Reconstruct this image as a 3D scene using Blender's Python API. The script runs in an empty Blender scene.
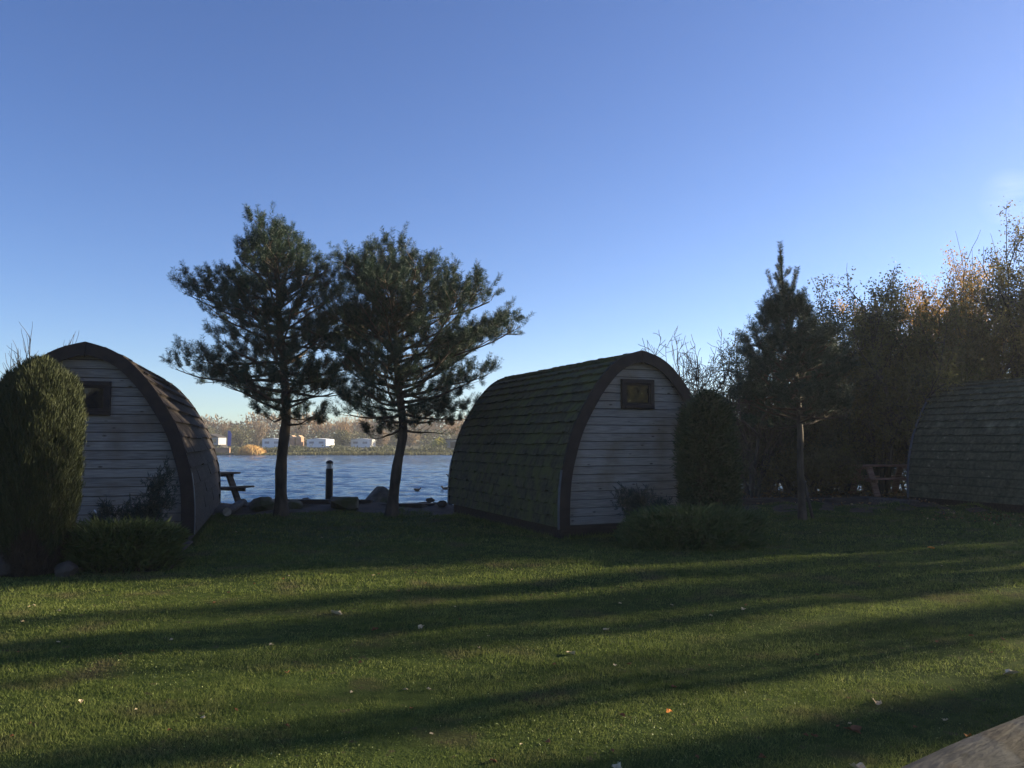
import bpy, math, random
import numpy as np
from mathutils import Vector, Matrix
R = math.radians
random.seed(7); RNG = np.random.default_rng(7)
sc = bpy.context.scene; col = sc.collection

# ------------------------------------------------------------------ camera
F = 804.0; EYE = 1.5; PITCH = math.atan(57 / F)
cd = bpy.data.cameras.new('camera'); cam = bpy.data.objects.new('camera', cd); col.objects.link(cam)
cd.sensor_width = 36; cd.lens = 36 * F / 1024; cd.clip_end = 3000; cd.clip_start = 0.05
cam.location = (0, 0, EYE); cam.rotation_euler = (math.pi / 2 + PITCH, 0, 0)
sc.camera = cam

def at(px, py, y, z=None):
    """world point seen at pixel (px,py) at distance y ahead"""
    d = Vector((px - 512, F * math.cos(PITCH) - (384 - py) * math.sin(PITCH), F * math.sin(PITCH) + (384 - py) * math.cos(PITCH)))
    p = d * (y / d.y)
    return Vector((p.x, y, EYE + p.z))

# ------------------------------------------------------------------ sun and sky
SUN_AZ = 67.0      # degrees clockwise from the view direction (+Y towards +X)
SUN_EL = 13.0
w = bpy.data.worlds.new('World'); sc.world = w; w.use_nodes = True
nt = w.node_tree; bg = nt.nodes['Background']
sky = nt.nodes.new('ShaderNodeTexSky'); sky.sky_type = 'NISHITA'; sky.sun_disc = False
sky.sun_elevation = R(SUN_EL); sky.sun_rotation = R(SUN_AZ)
sky.air_density = 0.8; sky.dust_density = 0.35; sky.ozone_density = 3.2; sky.altitude = 50
hs = nt.nodes.new('ShaderNodeHueSaturation'); hs.inputs['Saturation'].default_value = 1.08; hs.inputs['Hue'].default_value = 0.514
nt.links.new(sky.outputs[0], hs.inputs['Color'])
# faint wisp of cirrus high at the right
tc = nt.nodes.new('ShaderNodeTexCoord'); mp = nt.nodes.new('ShaderNodeMapping'); mp.inputs['Scale'].default_value = (3, 3, 22)
nz = nt.nodes.new('ShaderNodeTexNoise'); nz.inputs['Scale'].default_value = 2.2; nz.inputs['Detail'].default_value = 6
vd = nt.nodes.new('ShaderNodeVectorMath'); vd.operation = 'DISTANCE'
cdir = (at(1008, 197, 1000) - Vector((0, 0, EYE))).normalized(); vd.inputs[1].default_value = cdir
mr = nt.nodes.new('ShaderNodeMapRange'); mr.inputs[1].default_value = 0.03; mr.inputs[2].default_value = 0.0; mr.inputs[3].default_value = 0; mr.inputs[4].default_value = 1
mr2 = nt.nodes.new('ShaderNodeMapRange'); mr2.inputs[1].default_value = 0.38; mr2.inputs[2].default_value = 0.7
mu = nt.nodes.new('ShaderNodeMath'); mu.operation = 'MULTIPLY'; mu2 = nt.nodes.new('ShaderNodeMath'); mu2.operation = 'MULTIPLY'; mu2.inputs[1].default_value = 0.2
mx = nt.nodes.new('ShaderNodeMix'); mx.data_type = 'RGBA'
L = nt.links.new
L(tc.outputs['Generated'], mp.inputs[0]); L(mp.outputs[0], nz.inputs[0]); L(tc.outputs['Generated'], vd.inputs[0])
L(vd.outputs['Value'], mr.inputs[0]); L(nz.outputs[0], mr2.inputs[0]); L(mr.outputs[0], mu.inputs[0]); L(mr2.outputs[0], mu.inputs[1])
L(mu.outputs[0], mu2.inputs[0]); L(mu2.outputs[0], mx.inputs[0]); L(hs.outputs[0], mx.inputs[6]); mx.inputs[7].default_value = (9.5, 9.5, 10.5, 1)
L(mx.outputs[2], bg.inputs[0]); bg.inputs[1].default_value = 0.074

sl = bpy.data.lights.new('sun', 'SUN'); so = bpy.data.objects.new('sun', sl); col.objects.link(so)
sl.energy = 5.0; sl.angle = R(0.5); sl.color = (1, 0.86, 0.60)
sd = Vector((math.sin(R(SUN_AZ)) * math.cos(R(SUN_EL)), math.cos(R(SUN_AZ)) * math.cos(R(SUN_EL)), math.sin(R(SUN_EL))))
so.rotation_euler = sd.to_track_quat('Z', 'Y').to_euler(); so.location = sd * 60

sc.view_settings.view_transform = 'Standard'; sc.view_settings.look = 'None'; sc.view_settings.gamma = 1
sc.view_settings.exposure = 1.55

# ------------------------------------------------------------------ materials
def mat(name, c1, c2=None, c3=None, scale=8, stretch=(1, 1, 1), rough=0.85, bump=0.0, bscale=None, rnd=0.0, transl=0.0, spec=0.3, detail=6, metal=0.0, coords='Object', patch=None, knots=None):
    """noise-mixed material; rnd = share of the per-piece attribute in the colour; patch=(colour, scale, lo, hi): irregular stains"""
    m = bpy.data.materials.new(name); m.use_nodes = True; n = m.node_tree; l = n.links.new
    b = n.nodes['Principled BSDF']; b.inputs['Roughness'].default_value = rough; b.inputs['Metallic'].default_value = metal
    b.inputs['Specular IOR Level'].default_value = spec
    c2 = c2 or c1
    tcn = n.nodes.new('ShaderNodeTexCoord'); mpn = n.nodes.new('ShaderNodeMapping'); mpn.inputs['Scale'].default_value = stretch
    l(tcn.outputs[coords], mpn.inputs[0])
    nn = n.nodes.new('ShaderNodeTexNoise'); nn.inputs['Scale'].default_value = scale; nn.inputs['Detail'].default_value = detail
    l(mpn.outputs[0], nn.inputs[0])
    fac = nn.outputs[0]
    st = n.nodes.new('ShaderNodeMapRange'); st.inputs[1].default_value = 0.3; st.inputs[2].default_value = 0.7; l(fac, st.inputs[0]); fac = st.outputs[0]
    if rnd:
        a = n.nodes.new('ShaderNodeAttribute'); a.attribute_name = 'rnd'
        mm = n.nodes.new('ShaderNodeMix'); mm.inputs[0].default_value = rnd; l(fac, mm.inputs[2]); l(a.outputs['Fac'], mm.inputs[3]); fac = mm.outputs[0]
    cr = n.nodes.new('ShaderNodeValToRGB'); l(fac, cr.inputs[0])
    cr.color_ramp.elements[0].color = (*c1, 1); cr.color_ramp.elements[1].color = (*c2, 1)
    cr.color_ramp.elements[0].position = 0.1; cr.color_ramp.elements[1].position = 0.9
    if c3:
        e = cr.color_ramp.elements.new(0.97); e.color = (*c3, 1); cr.color_ramp.elements[1].position = 0.85
    out = cr.outputs[0]
    if patch:
        pn = n.nodes.new('ShaderNodeTexNoise'); pn.inputs['Scale'].default_value = patch[1]; pn.inputs['Detail'].default_value = 5; l(tcn.outputs[coords], pn.inputs[0])
        pr = n.nodes.new('ShaderNodeMapRange'); pr.inputs[1].default_value = patch[2]; pr.inputs[2].default_value = patch[3]; l(pn.outputs[0], pr.inputs[0])
        pm = n.nodes.new('ShaderNodeMix'); pm.data_type = 'RGBA'; l(pr.outputs[0], pm.inputs[0]); l(out, pm.inputs[6]); pm.inputs[7].default_value = (*patch[0], 1); out = pm.outputs[2]
    if knots:
        km = n.nodes.new('ShaderNodeMapping'); km.inputs['Scale'].default_value = knots[1]; l(tcn.outputs[coords], km.inputs[0])
        kv = n.nodes.new('ShaderNodeTexVoronoi'); kv.inputs['Scale'].default_value = 1; l(km.outputs[0], kv.inputs[0])
        kr = n.nodes.new('ShaderNodeMapRange'); kr.inputs[1].default_value = .13; kr.inputs[2].default_value = .05; l(kv.outputs['Distance'], kr.inputs[0])
        kx = n.nodes.new('ShaderNodeMix'); kx.data_type = 'RGBA'; l(kr.outputs[0], kx.inputs[0]); l(out, kx.inputs[6]); kx.inputs[7].default_value = (*knots[0], 1); out = kx.outputs[2]
    l(out, b.inputs['Base Color'])
    if bump:
        bn = n.nodes.new('ShaderNodeTexNoise'); bn.inputs['Scale'].default_value = bscale or scale * 2; bn.inputs['Detail'].default_value = 8; l(mpn.outputs[0], bn.inputs[0])
        bp = n.nodes.new('ShaderNodeBump'); bp.inputs['Strength'].default_value = bump; bp.inputs['Distance'].default_value = 0.02
        l(bn.outputs[0], bp.inputs['Height']); l(bp.outputs[0], b.inputs['Normal'])
    if transl:
        t = n.nodes.new('ShaderNodeBsdfTranslucent'); l(out, t.inputs[0]); ms = n.nodes.new('ShaderNodeMixShader'); ms.inputs[0].default_value = transl
        l(b.outputs[0], ms.inputs[1]); l(t.outputs[0], ms.inputs[2]); l(ms.outputs[0], n.nodes['Material Output'].inputs[0])
    return m

M = {}
M['turf'] = mat('turf', (.032, .048, .013), (.06, .08, .02), (.07, .06, .03), scale=9, bump=0.6, bscale=70, spec=.02, patch=((.055, .05, .024), 1.6, .58, .75))
M['blade'] = mat('grass_blade', (.062, .092, .022), (.22, .25, .072), (.42, .39, .18), scale=6, rnd=.75, transl=.4, rough=.8, spec=.08, patch=((.15, .135, .065), 1.6, .52, .72))
M['weed'] = mat('weed_leaf', (.07, .11, .02), (.20, .24, .06), (.42, .42, .2), scale=5, rnd=.8, transl=.3, rough=.6)
M['soil'] = mat('soil', (.035, .026, .018), (.075, .058, .04), scale=5, bump=1, bscale=30)
M['far_ground'] = mat('far_ground', (.05, .05, .02), (.12, .10, .04), scale=.25)
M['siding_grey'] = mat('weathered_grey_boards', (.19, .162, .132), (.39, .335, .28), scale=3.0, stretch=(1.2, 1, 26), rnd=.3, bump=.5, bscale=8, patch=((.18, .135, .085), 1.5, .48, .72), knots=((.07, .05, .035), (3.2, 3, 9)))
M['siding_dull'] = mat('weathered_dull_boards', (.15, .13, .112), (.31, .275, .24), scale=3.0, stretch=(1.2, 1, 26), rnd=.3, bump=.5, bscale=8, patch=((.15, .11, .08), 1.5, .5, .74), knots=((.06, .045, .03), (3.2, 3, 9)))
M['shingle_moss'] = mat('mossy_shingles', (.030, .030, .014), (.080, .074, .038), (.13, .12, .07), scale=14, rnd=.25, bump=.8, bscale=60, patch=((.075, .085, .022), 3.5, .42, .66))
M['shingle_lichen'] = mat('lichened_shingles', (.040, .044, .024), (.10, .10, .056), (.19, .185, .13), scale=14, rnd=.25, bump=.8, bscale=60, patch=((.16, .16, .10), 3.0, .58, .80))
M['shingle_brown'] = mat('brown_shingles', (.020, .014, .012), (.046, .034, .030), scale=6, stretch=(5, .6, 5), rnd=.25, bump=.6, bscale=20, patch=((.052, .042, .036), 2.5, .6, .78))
M['fascia'] = mat('dark_stained_wood', (.014, .009, .008), (.028, .019, .016), scale=6, bump=.3, rough=.75)
M['base_wood'] = mat('dark_base_timber', (.02, .014, .011), (.045, .033, .026), scale=6, stretch=(.5, 4, 4), bump=.4)
M['metal_trim'] = mat('grey_metal_trim', (.08, .09, .10), (.12, .13, .145), scale=6, rough=.5, metal=.5)
M['glass'] = mat('dark_window_glass', (.012, .013, .015), rough=.04, spec=1.0)
M['painted_reflection'] = mat('pane_with_painted_reflection', (.006, .006, .006), (.10, .07, .022), (.2, .16, .07), scale=9, rough=.12, detail=3, spec=.5)  # amber blotches paint a reflection into the pane colour
M['pine'] = mat('pine_needles', (.014, .036, .020), (.036, .068, .034), (.075, .105, .045), scale=3, rnd=.75, transl=.12, rough=.55)
M['conifer'] = mat('conifer_sprays', (.026, .036, .013), (.062, .07, .024), (.10, .09, .035), scale=4, rnd=.7, transl=.12, rough=.7)
M['yew'] = mat('dark_conifer_sprays', (.020, .036, .014), (.05, .072, .026), (.09, .115, .045), scale=4, rnd=.7, transl=.1, rough=.6)
M['juniper'] = mat('juniper_sprays', (.035, .052, .014), (.09, .115, .03), (.14, .13, .05), scale=3, rnd=.7, transl=.15, rough=.7)
M['juniper_dark'] = mat('dark_juniper_sprays', (.04, .066, .02), (.10, .14, .04), (.16, .18, .06), scale=3, rnd=.7, transl=.15, rough=.7)
M['juniper_blue'] = mat('blue_juniper_sprays', (.022, .033, .026), (.05, .065, .052), scale=3, rnd=.7, transl=.1, rough=.7)
M['deadwood'] = mat('brown_inner_twigs', (.03, .022, .015), (.07, .05, .035), scale=5, rnd=.5)
M['bark_pine'] = mat('pine_bark', (.035, .026, .02), (.12, .088, .06), scale=6, stretch=(1, 1, .35), bump=1, bscale=14)
M['bark'] = mat('brown_bark', (.035, .028, .022), (.10, .08, .062), scale=8, stretch=(1, 1, .3), bump=.8)
M['leaf_olive'] = mat('olive_leaves', (.085, .088, .032), (.20, .185, .06), (.46, .38, .11), scale=1.3, rnd=.7, transl=.5, rough=.6)
M['leaf_brown'] = mat('brown_green_leaves', (.095, .082, .038), (.22, .18, .068), (.46, .36, .12), scale=1.3, rnd=.7, transl=.5, rough=.6)
M['leaf_gold'] = mat('golden_leaves', (.25, .13, .03), (.55, .33, .08), (.65, .45, .12), scale=1.3, rnd=.7, transl=.5, rough=.6)
M['leaf_dark'] = mat('dark_leaves', (0.050, 0.057, 0.030), (0.112, 0.112, 0.050), scale=1.3, rnd=.7, transl=.4, rough=.6)
M['far_brown'] = mat('far_brown_twigs', (.16, .11, .065), (.33, .23, .13), scale=.3, rnd=.7, transl=.2)
M['far_orange'] = mat('far_orange_leaves', (.26, .15, .06), (.5, .3, .12), scale=.3, rnd=.7, transl=.2)
M['far_olive'] = mat('far_olive_foliage', (.08, .085, .04), (.2, .18, .08), scale=.3, rnd=.7, transl=.2)
M['far_yellow'] = mat('far_yellow_foliage', (.32, .3, .06), (.55, .48, .12), scale=.3, rnd=.7, transl=.2)
M['reed'] = mat('dry_reeds', (.45, .27, .09), (.7, .46, .18), scale=.5, rnd=.7)
M['stone'] = mat('grey_stone', (.07, .062, .052), (.19, .17, .145), scale=4, bump=1, bscale=9, detail=10, patch=((.06, .07, .03), 3, .5, .65))
M['stone_moss'] = mat('mossy_stone', (.07, .065, .05), (.17, .15, .11), scale=4, bump=1, bscale=9, patch=((.07, .075, .03), 3, .42, .6))
M['stone_dark'] = mat('dark_stone', (.03, .025, .02), (.065, .052, .042), scale=4, bump=1, bscale=9)
M['log'] = mat('weathered_log', (.012, .011, .010), (.06, .056, .052), scale=10, stretch=(.3, 1.6, 1.6), bump=1, bscale=24, detail=12, patch=((.028, .018, .011), 5, .48, .56), knots=((.006, .005, .004), (3, 7, 7)))
M['log_end'] = mat('cut_log_end', (.3, .24, .17), (.5, .42, .32), scale=9)
M['sleeper'] = mat('dark_sleeper', (.03, .024, .02), (.075, .06, .05), scale=4, stretch=(.5, 5, 5), bump=.7)
M['table_wood'] = mat('picnic_table_wood', (.20, .10, .065), (.40, .22, .15), scale=5, stretch=(.6, 5, 5), bump=.4)
M['table_wood_dark'] = mat('dark_picnic_table_wood', (.05, .04, .032), (.11, .09, .075), scale=5, stretch=(.6, 5, 5), bump=.4)
M['black_post'] = mat('black_bollard', (.012, .012, .014), (.02, .02, .022), rough=.5)
M['lamp_glass'] = mat('clear_lamp_glass', (.55, .58, .6), rough=.15)
M['white_wall'] = mat('white_caravan_wall', (.72, .72, .72), (.8, .8, .8), rough=.6)
M['grey_roof'] = mat('grey_caravan_roof', (.28, .28, .3), (.34, .34, .36), rough=.7)
M['dark_skirt'] = mat('dark_decking', (.035, .028, .025), (.06, .05, .045))
M['brick'] = mat('red_brown_brick', (.28, .16, .10), (.38, .23, .15), scale=2)
M['blue_flag'] = mat('blue_flag_cloth', (.03, .06, .35), (.05, .09, .45))
M['timber_pale'] = mat('pale_timber', (.4, .26, .15), (.5, .34, .22))
M['duck'] = mat('dark_duck_feathers', (.02, .018, .015), (.05, .04, .03))
M['leaf_fallen_pale'] = mat('pale_fallen_leaf', (.42, .31, .16), (.68, .55, .36), scale=20)
M['leaf_fallen_brown'] = mat('brown_fallen_leaf', (.13, .05, .02), (.24, .1, .04), scale=20)
M['leaf_fallen_orange'] = mat('orange_fallen_leaf', (.6, .2, .03), (.7, .3, .06), scale=20)
M['litter'] = mat('leaf_litter', (.10, .05, .02), (.28, .17, .07), (.55, .42, .25), scale=6, rnd=.9)
M['hoop'] = mat('pale_metal_hoop', (.45, .47, .5), (.55, .57, .6), rough=.4, metal=.4)

def water_mat():
    m = bpy.data.materials.new('lake_water'); m.use_nodes = True; n = m.node_tree; l = n.links.new
    b = n.nodes['Principled BSDF']; b.inputs['Base Color'].default_value = (.02, .07, .15, 1); b.inputs['Roughness'].default_value = .08
    b.inputs['IOR'].default_value = 1.333; b.inputs['Specular IOR Level'].default_value = .5
    t = n.nodes.new('ShaderNodeTexCoord')
    mp1 = n.nodes.new('ShaderNodeMapping'); mp1.inputs['Scale'].default_value = (.8, 1.2, 1); mp1.inputs['Rotation'].default_value = (0, 0, .3); l(t.outputs['Object'], mp1.inputs[0])
    a = n.nodes.new('ShaderNodeTexNoise'); a.inputs['Scale'].default_value = 3.5; a.inputs['Detail'].default_value = 5; a.inputs['Roughness'].default_value = .6; l(mp1.outputs[0], a.inputs[0])
    c = n.nodes.new('ShaderNodeTexNoise'); c.inputs['Scale'].default_value = .22; c.inputs['Detail'].default_value = 3; l(mp1.outputs[0], c.inputs[0])
    ad = n.nodes.new('ShaderNodeMath'); ad.operation = 'ADD'; l(a.outputs[0], ad.inputs[0]); l(c.outputs[0], ad.inputs[1])
    bp = n.nodes.new('ShaderNodeBump'); bp.inputs['Strength'].default_value = 1; bp.inputs['Distance'].default_value = .12
    l(ad.outputs[0], bp.inputs['Height']); l(bp.outputs[0], b.inputs['Normal'])
    return m
M['water'] = water_mat()

# ------------------------------------------------------------------ object helpers
def tag(o, label, cat, group=None, kind=None):
    if label: o['label'] = label
    if cat: o['category'] = cat
    if group: o['group'] = group
    if kind: o['kind'] = kind
    return o
def thing(name, label, cat, loc=(0, 0, 0), rz=0, group=None):
    o = bpy.data.objects.new(name, None); col.objects.link(o); o.location = loc; o.rotation_euler = (0, 0, rz); o.empty_display_size = .2
    return tag(o, label, cat, group)
def copy_thing(t, loc, rz, label, group=None, scale=1):
    c = t.copy(); col.objects.link(c); c.location = loc; c.rotation_euler = (0, 0, rz); c.scale = (scale,) * 3
    c['label'] = label
    if group: c['group'] = group
    for ch in list(t.children):
        k = ch.copy(); col.objects.link(k); k.parent = c
        for g in ch.children:
            q = g.copy(); col.objects.link(q); q.parent = k
    return c

class MB:
    def __init__(s): s.v = []; s.f = []; s.r = []
    def add(s, vs, fs, r=.5):
        o = len(s.v); s.v += [tuple(p) for p in vs]; s.f += [[i + o for i in f] for f in fs]; s.r += list(r) if isinstance(r, (list, tuple)) else [r] * len(vs)
    def box(s, c, size, r=.5, rot=None, taper=1):
        x, y, z = size[0] / 2, size[1] / 2, size[2] / 2
        vs = [Vector((sx * x * (taper if sz > 0 else 1), sy * y * (taper if sz > 0 else 1), sz * z)) for sz in (-1, 1) for sy in (-1, 1) for sx in (-1, 1)]
        if rot: vs = [rot @ v for v in vs]
        vs = [v + Vector(c) for v in vs]
        s.add(vs, [(0, 2, 3, 1), (4, 5, 7, 6), (0, 1, 5, 4), (2, 6, 7, 3), (0, 4, 6, 2), (1, 3, 7, 5)], r)
    def bar(s, a, b, wd, ht, r=.5):
        a = Vector(a); b = Vector(b); d = b - a; q = d.to_track_quat('X', 'Z').to_matrix()
        s.box((a + b) / 2, (d.length, wd, ht), r, q)
    def tube(s, pts, rad, n=6, r=.5, caps=True):
        pts = [Vector(p) for p in pts]; o = len(s.v); k = len(pts)
        up = Vector((0, 0, 1)) if abs((pts[-1] - pts[0]).normalized().z) < .9 else Vector((1, 0, 0))
        for i, p in enumerate(pts):
            d = (pts[min(i + 1, k - 1)] - pts[max(i - 1, 0)]).normalized(); a = d.cross(up).normalized(); b = d.cross(a)
            rr = rad[i]
            for j in range(n):
                t = 2 * math.pi * j / n; s.v.append(tuple(p + a * (math.cos(t) * rr) + b * (math.sin(t) * rr))); s.r.append(r)
        for i in range(k - 1):
            for j in range(n):
                s.f.append([o + i * n + j, o + i * n + (j + 1) % n, o + (i + 1) * n + (j + 1) % n, o + (i + 1) * n + j])
        if caps:
            s.f.append([o + j for j in range(n)][::-1]); s.f.append([o + (k - 1) * n + j for j in range(n)])
    def build(s, name, m, parent=None, smooth=False, bevel=0):
        me = bpy.data.meshes.new(name); me.from_pydata(s.v, [], s.f); me.materials.append(m)
        a = me.attributes.new('rnd', 'FLOAT', 'POINT'); a.data.foreach_set('value', s.r)
        if smooth: me.polygons.foreach_set('use_smooth', [True] * len(me.polygons))
        o = bpy.data.objects.new(name, me); col.objects.link(o)
        if parent: o.parent = parent
        if bevel:
            b = o.modifiers.new('bevel', 'BEVEL'); b.width = bevel; b.segments = 2; b.limit_method = 'ANGLE'
        return o

def blades(name, P, D, Ln, W, m, parent=None, rnd=None, tri=False, fat=.45, extra=None):
    """thin leaf faces: P (n,3) base, D (n,3) unit direction, Ln length, W width; one mesh"""
    n = len(P); Ln = np.broadcast_to(np.asarray(Ln, float), (n,))[:, None]; W = np.broadcast_to(np.asarray(W, float), (n,))[:, None]
    D = D / np.linalg.norm(D, axis=1, keepdims=True)
    S = np.cross(D, RNG.normal(size=(n, 3))); S /= np.linalg.norm(S, axis=1, keepdims=True) + 1e-9
    if tri:
        V = np.stack([P - S * W / 2, P + S * W / 2, P + D * Ln], 1); k = 3
    else:
        mid = P + D * Ln * fat
        V = np.stack([P, mid + S * W / 2, P + D * Ln, mid - S * W / 2], 1); k = 4
    V = V.reshape(-1, 3)
    me = bpy.data.meshes.new(name); me.vertices.add(n * k); me.vertices.foreach_set('co', V.ravel().astype(np.float32))
    me.loops.add(n * k); me.loops.foreach_set('vertex_index', np.arange(n * k, dtype=np.int32))
    me.polygons.add(n); me.polygons.foreach_set('loop_start', np.arange(0, n * k, k, dtype=np.int32))
    try: me.polygons.foreach_set('loop_total', np.full(n, k, dtype=np.int32))
    except Exception: pass
    me.update(calc_edges=True); me.materials.append(m)
    rv = RNG.random(n) if rnd is None else rnd
    a = me.attributes.new('rnd', 'FLOAT', 'POINT'); a.data.foreach_set('value', np.repeat(rv, k).astype(np.float32))
    o = bpy.data.objects.new(name, me); col.objects.link(o)
    if parent: o.parent = parent
    return o

def unit(a): return a / (np.linalg.norm(a, axis=-1, keepdims=True) + 1e-9)

# ------------------------------------------------------------------ ground, bank, lake, far shore
WATER = -0.45
SHORE = 111.0
def bank_y(x):
    t = min(max((x - 1.0) / 4.0, 0), 1); t = t * t * (3 - 2 * t)
    t2 = min(max((x - 12) / 20.0, 0), 1)
    return 19.2 + 4.6 * t + 30 * t2 + .25 * math.sin(x * .9) + .12 * math.sin(x * 2.3)
def sm(a, b, x):
    t = min(max((x - a) / (b - a), 0), 1); return t * t * (3 - 2 * t)
def gz(x, y):
    h = .025 * math.sin(x * .7 + 1) * math.cos(y * .5) + .012 * math.sin(x * 1.9 + y * 1.3)
    h *= 1 - sm(14, 19, y)
    by = bank_y(x)
    z = h * (1 - sm(by - 1, by, y)) - 1.3 * sm(by - .2, by + 3.2, y)
    if y > 90: z = -1.3 + 1.1 * sm(SHORE - 2, SHORE + 3, y) + .55 * sm(SHORE + 3, 150, y) + .9 * sm(150, 190, y)
    if 16.6 < y < by: z += (.05 * math.sin(x * 5.1 + y * 3) + .05 * math.sin(x * 2.7 - y * 4) + .06) * sm(16.6, 17.5, y) * (1 - sm(by - .6, by, y))
    return z
def sheet(name, xs, ys, m, dz=0, clip=None, kind='structure'):
    vs = [(x, y, gz(x, y) + dz) for y in ys for x in xs]; nx = len(xs)
    fs = [(j * nx + i, j * nx + i + 1, (j + 1) * nx + i + 1, (j + 1) * nx + i) for j in range(len(ys) - 1) for i in range(nx - 1)]
    b = MB(); b.add(vs, fs); o = b.build(name, m, smooth=True); o['kind'] = kind; return o
xs = [-900, -500, -300, -150, -80, -50, -35] + list(np.arange(-28, 40.1, .5)) + [50, 70, 100, 160, 300, 500, 900]
ys = [-400, -100, -40, -20, -10, -5] + list(np.arange(0, 60, .4)) + [65, 80, 95, 105] + list(np.arange(108, 118, 1)) + [122, 130, 138, 145, 152, 160, 180, 200, 300, 600, 1500]
g = sheet('ground', xs, ys, M['soil'])
# second material for the far land
g.data.materials.append(M['far_ground'])
for p in g.data.polygons:
    if p.center.y > 106: p.material_index = 1
def lawn_end(x):
    return 16.7 + .25 * math.sin(x * 1.3) + (1.35 * sm(3.5, 5, x))
def lawn():
    xs = list(np.arange(-26, 34.1, .4)); rows = []; n = 56; vs = []; fs = []
    for j in range(n + 1):
        for x in xs:
            y = -14 + (lawn_end(x) + 14) * j / n; vs.append((x, y, gz(x, y) + .006))
    nx = len(xs)
    for j in range(n):
        for i in range(nx - 1): fs.append((j * nx + i, j * nx + i + 1, (j + 1) * nx + i + 1, (j + 1) * nx + i))
    b = MB(); b.add(vs, fs); o = b.build('lawn', M['turf'], smooth=True); o['kind'] = 'structure'
lawn()
b = MB(); b.add([(-700, 18.0, WATER - .16), (700, 18.0, WATER - .16), (700, SHORE + 8, WATER - .16), (-700, SHORE + 8, WATER - .16)], [(0, 1, 2, 3)])
b.build('lake_water', M['water'])['kind'] = 'structure'
def rippled_water():
    yy = [18.4]
    while yy[-1] < SHORE + 4: yy.append(yy[-1] + .10 + .0045 * (yy[-1] - 18))
    yy = np.array(yy); tt = np.linspace(-1.0, 1.0, 620); X = yy[:, None] * tt[None]; Y = np.broadcast_to(yy[:, None], X.shape)
    rg = np.random.default_rng(77); Z = np.zeros_like(X)
    for i in range(46):
        lam = .32 * 1.05 ** i; a = rg.normal(1.25, .55); k = 2 * math.pi / lam; amp = .0040 * lam ** .9
        ph = rg.random() * 6.28; fade = np.clip(lam / (.35 + .011 * Y), 0, 1)
        Z += amp * fade * np.sin(k * (X * math.cos(a) + Y * math.sin(a)) + ph + 1.1 * np.sin(X * .21 + Y * .13 + i))
    Z = WATER + Z * (.75 + .35 * np.sin(X * .11 + Y * .07))
    V = np.stack([X, Y, Z], -1).reshape(-1, 3); nx = len(tt); ny = len(yy)
    idx = np.arange(nx * ny).reshape(ny, nx); Q = np.stack([idx[:-1, :-1], idx[:-1, 1:], idx[1:, 1:], idx[1:, :-1]], -1).reshape(-1, 4)
    me = bpy.data.meshes.new('lake_ripples'); me.vertices.add(len(V)); me.vertices.foreach_set('co', V.ravel().astype(np.float32))
    me.loops.add(Q.size); me.loops.foreach_set('vertex_index', Q.ravel().astype(np.int32)); me.polygons.add(len(Q)); me.polygons.foreach_set('loop_start', np.arange(0, Q.size, 4, dtype=np.int32))
    me.polygons.foreach_set('use_smooth', np.ones(len(Q), bool)); me.update(calc_edges=True); me.materials.append(M['water'])
    o = bpy.data.objects.new('rippled_water', me); col.objects.link(o); o['kind'] = 'structure'
rippled_water()

# gravel corner beyond the log (bottom right)
LOG_A = Vector((1.66, 3.30)); LOG_B = Vector((4.9, 5.57))
def right_of_log(x, y):
    d = LOG_B - LOG_A; return d.x * (y - LOG_A.y) - d.y * (x - LOG_A.x) < 0
b = MB(); d2 = (LOG_B - LOG_A).normalized(); nrm = Vector((d2.y, -d2.x)); n0 = len(b.v)
vs = []; 
for i in range(25):
    for j in range(16):
        q = LOG_A + d2 * (-3 + i * .5) + nrm * (j * .4 + .02); vs.append((q.x, q.y, gz(q.x, q.y) + .014))
b.add(vs, [(i * 16 + j, i * 16 + j + 1, (i + 1) * 16 + j + 1, (i + 1) * 16 + j) for i in range(24) for j in range(15)])
b.build('gravel_path', M['soil'])['kind'] = 'structure'

# footprints where no grass grows: (cx, cy, rz, halfwidth, y0, y1)
PODS = {'left': ((-6.0, 11.3), R(16.5), 1.38, 5.6), 'mid': ((2.02, 12.9), R(23.0), 1.38, 4.95), 'right': ((12.62, 14.6), R(21), 1.38, 5.2)}
def in_pod(x, y, m=.12):
    r = np.zeros(np.shape(x), bool)
    for (c, a, hw, ln) in PODS.values():
        dx = x - c[0]; dy = y - c[1]; lx = dx * math.cos(a) + dy * math.sin(a); ly = -dx * math.sin(a) + dy * math.cos(a)
        r |= (abs(lx) < hw + m) & (ly > -.05) & (ly < ln + .1)
    return r
gzv = np.vectorize(gz); lev = np.vectorize(lawn_end)
TUFTS = [((281 - 512) / F * 16.2, 16.2), ((392 - 512) / F * 16.0, 16.0), ((802 - 512) / F * 15.4, 15.4), (-3.9, 16.6), (-3.5, 16.75), (-2.4, 16.8), (-1.9, 16.7), (5.8, 15.5)]
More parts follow.
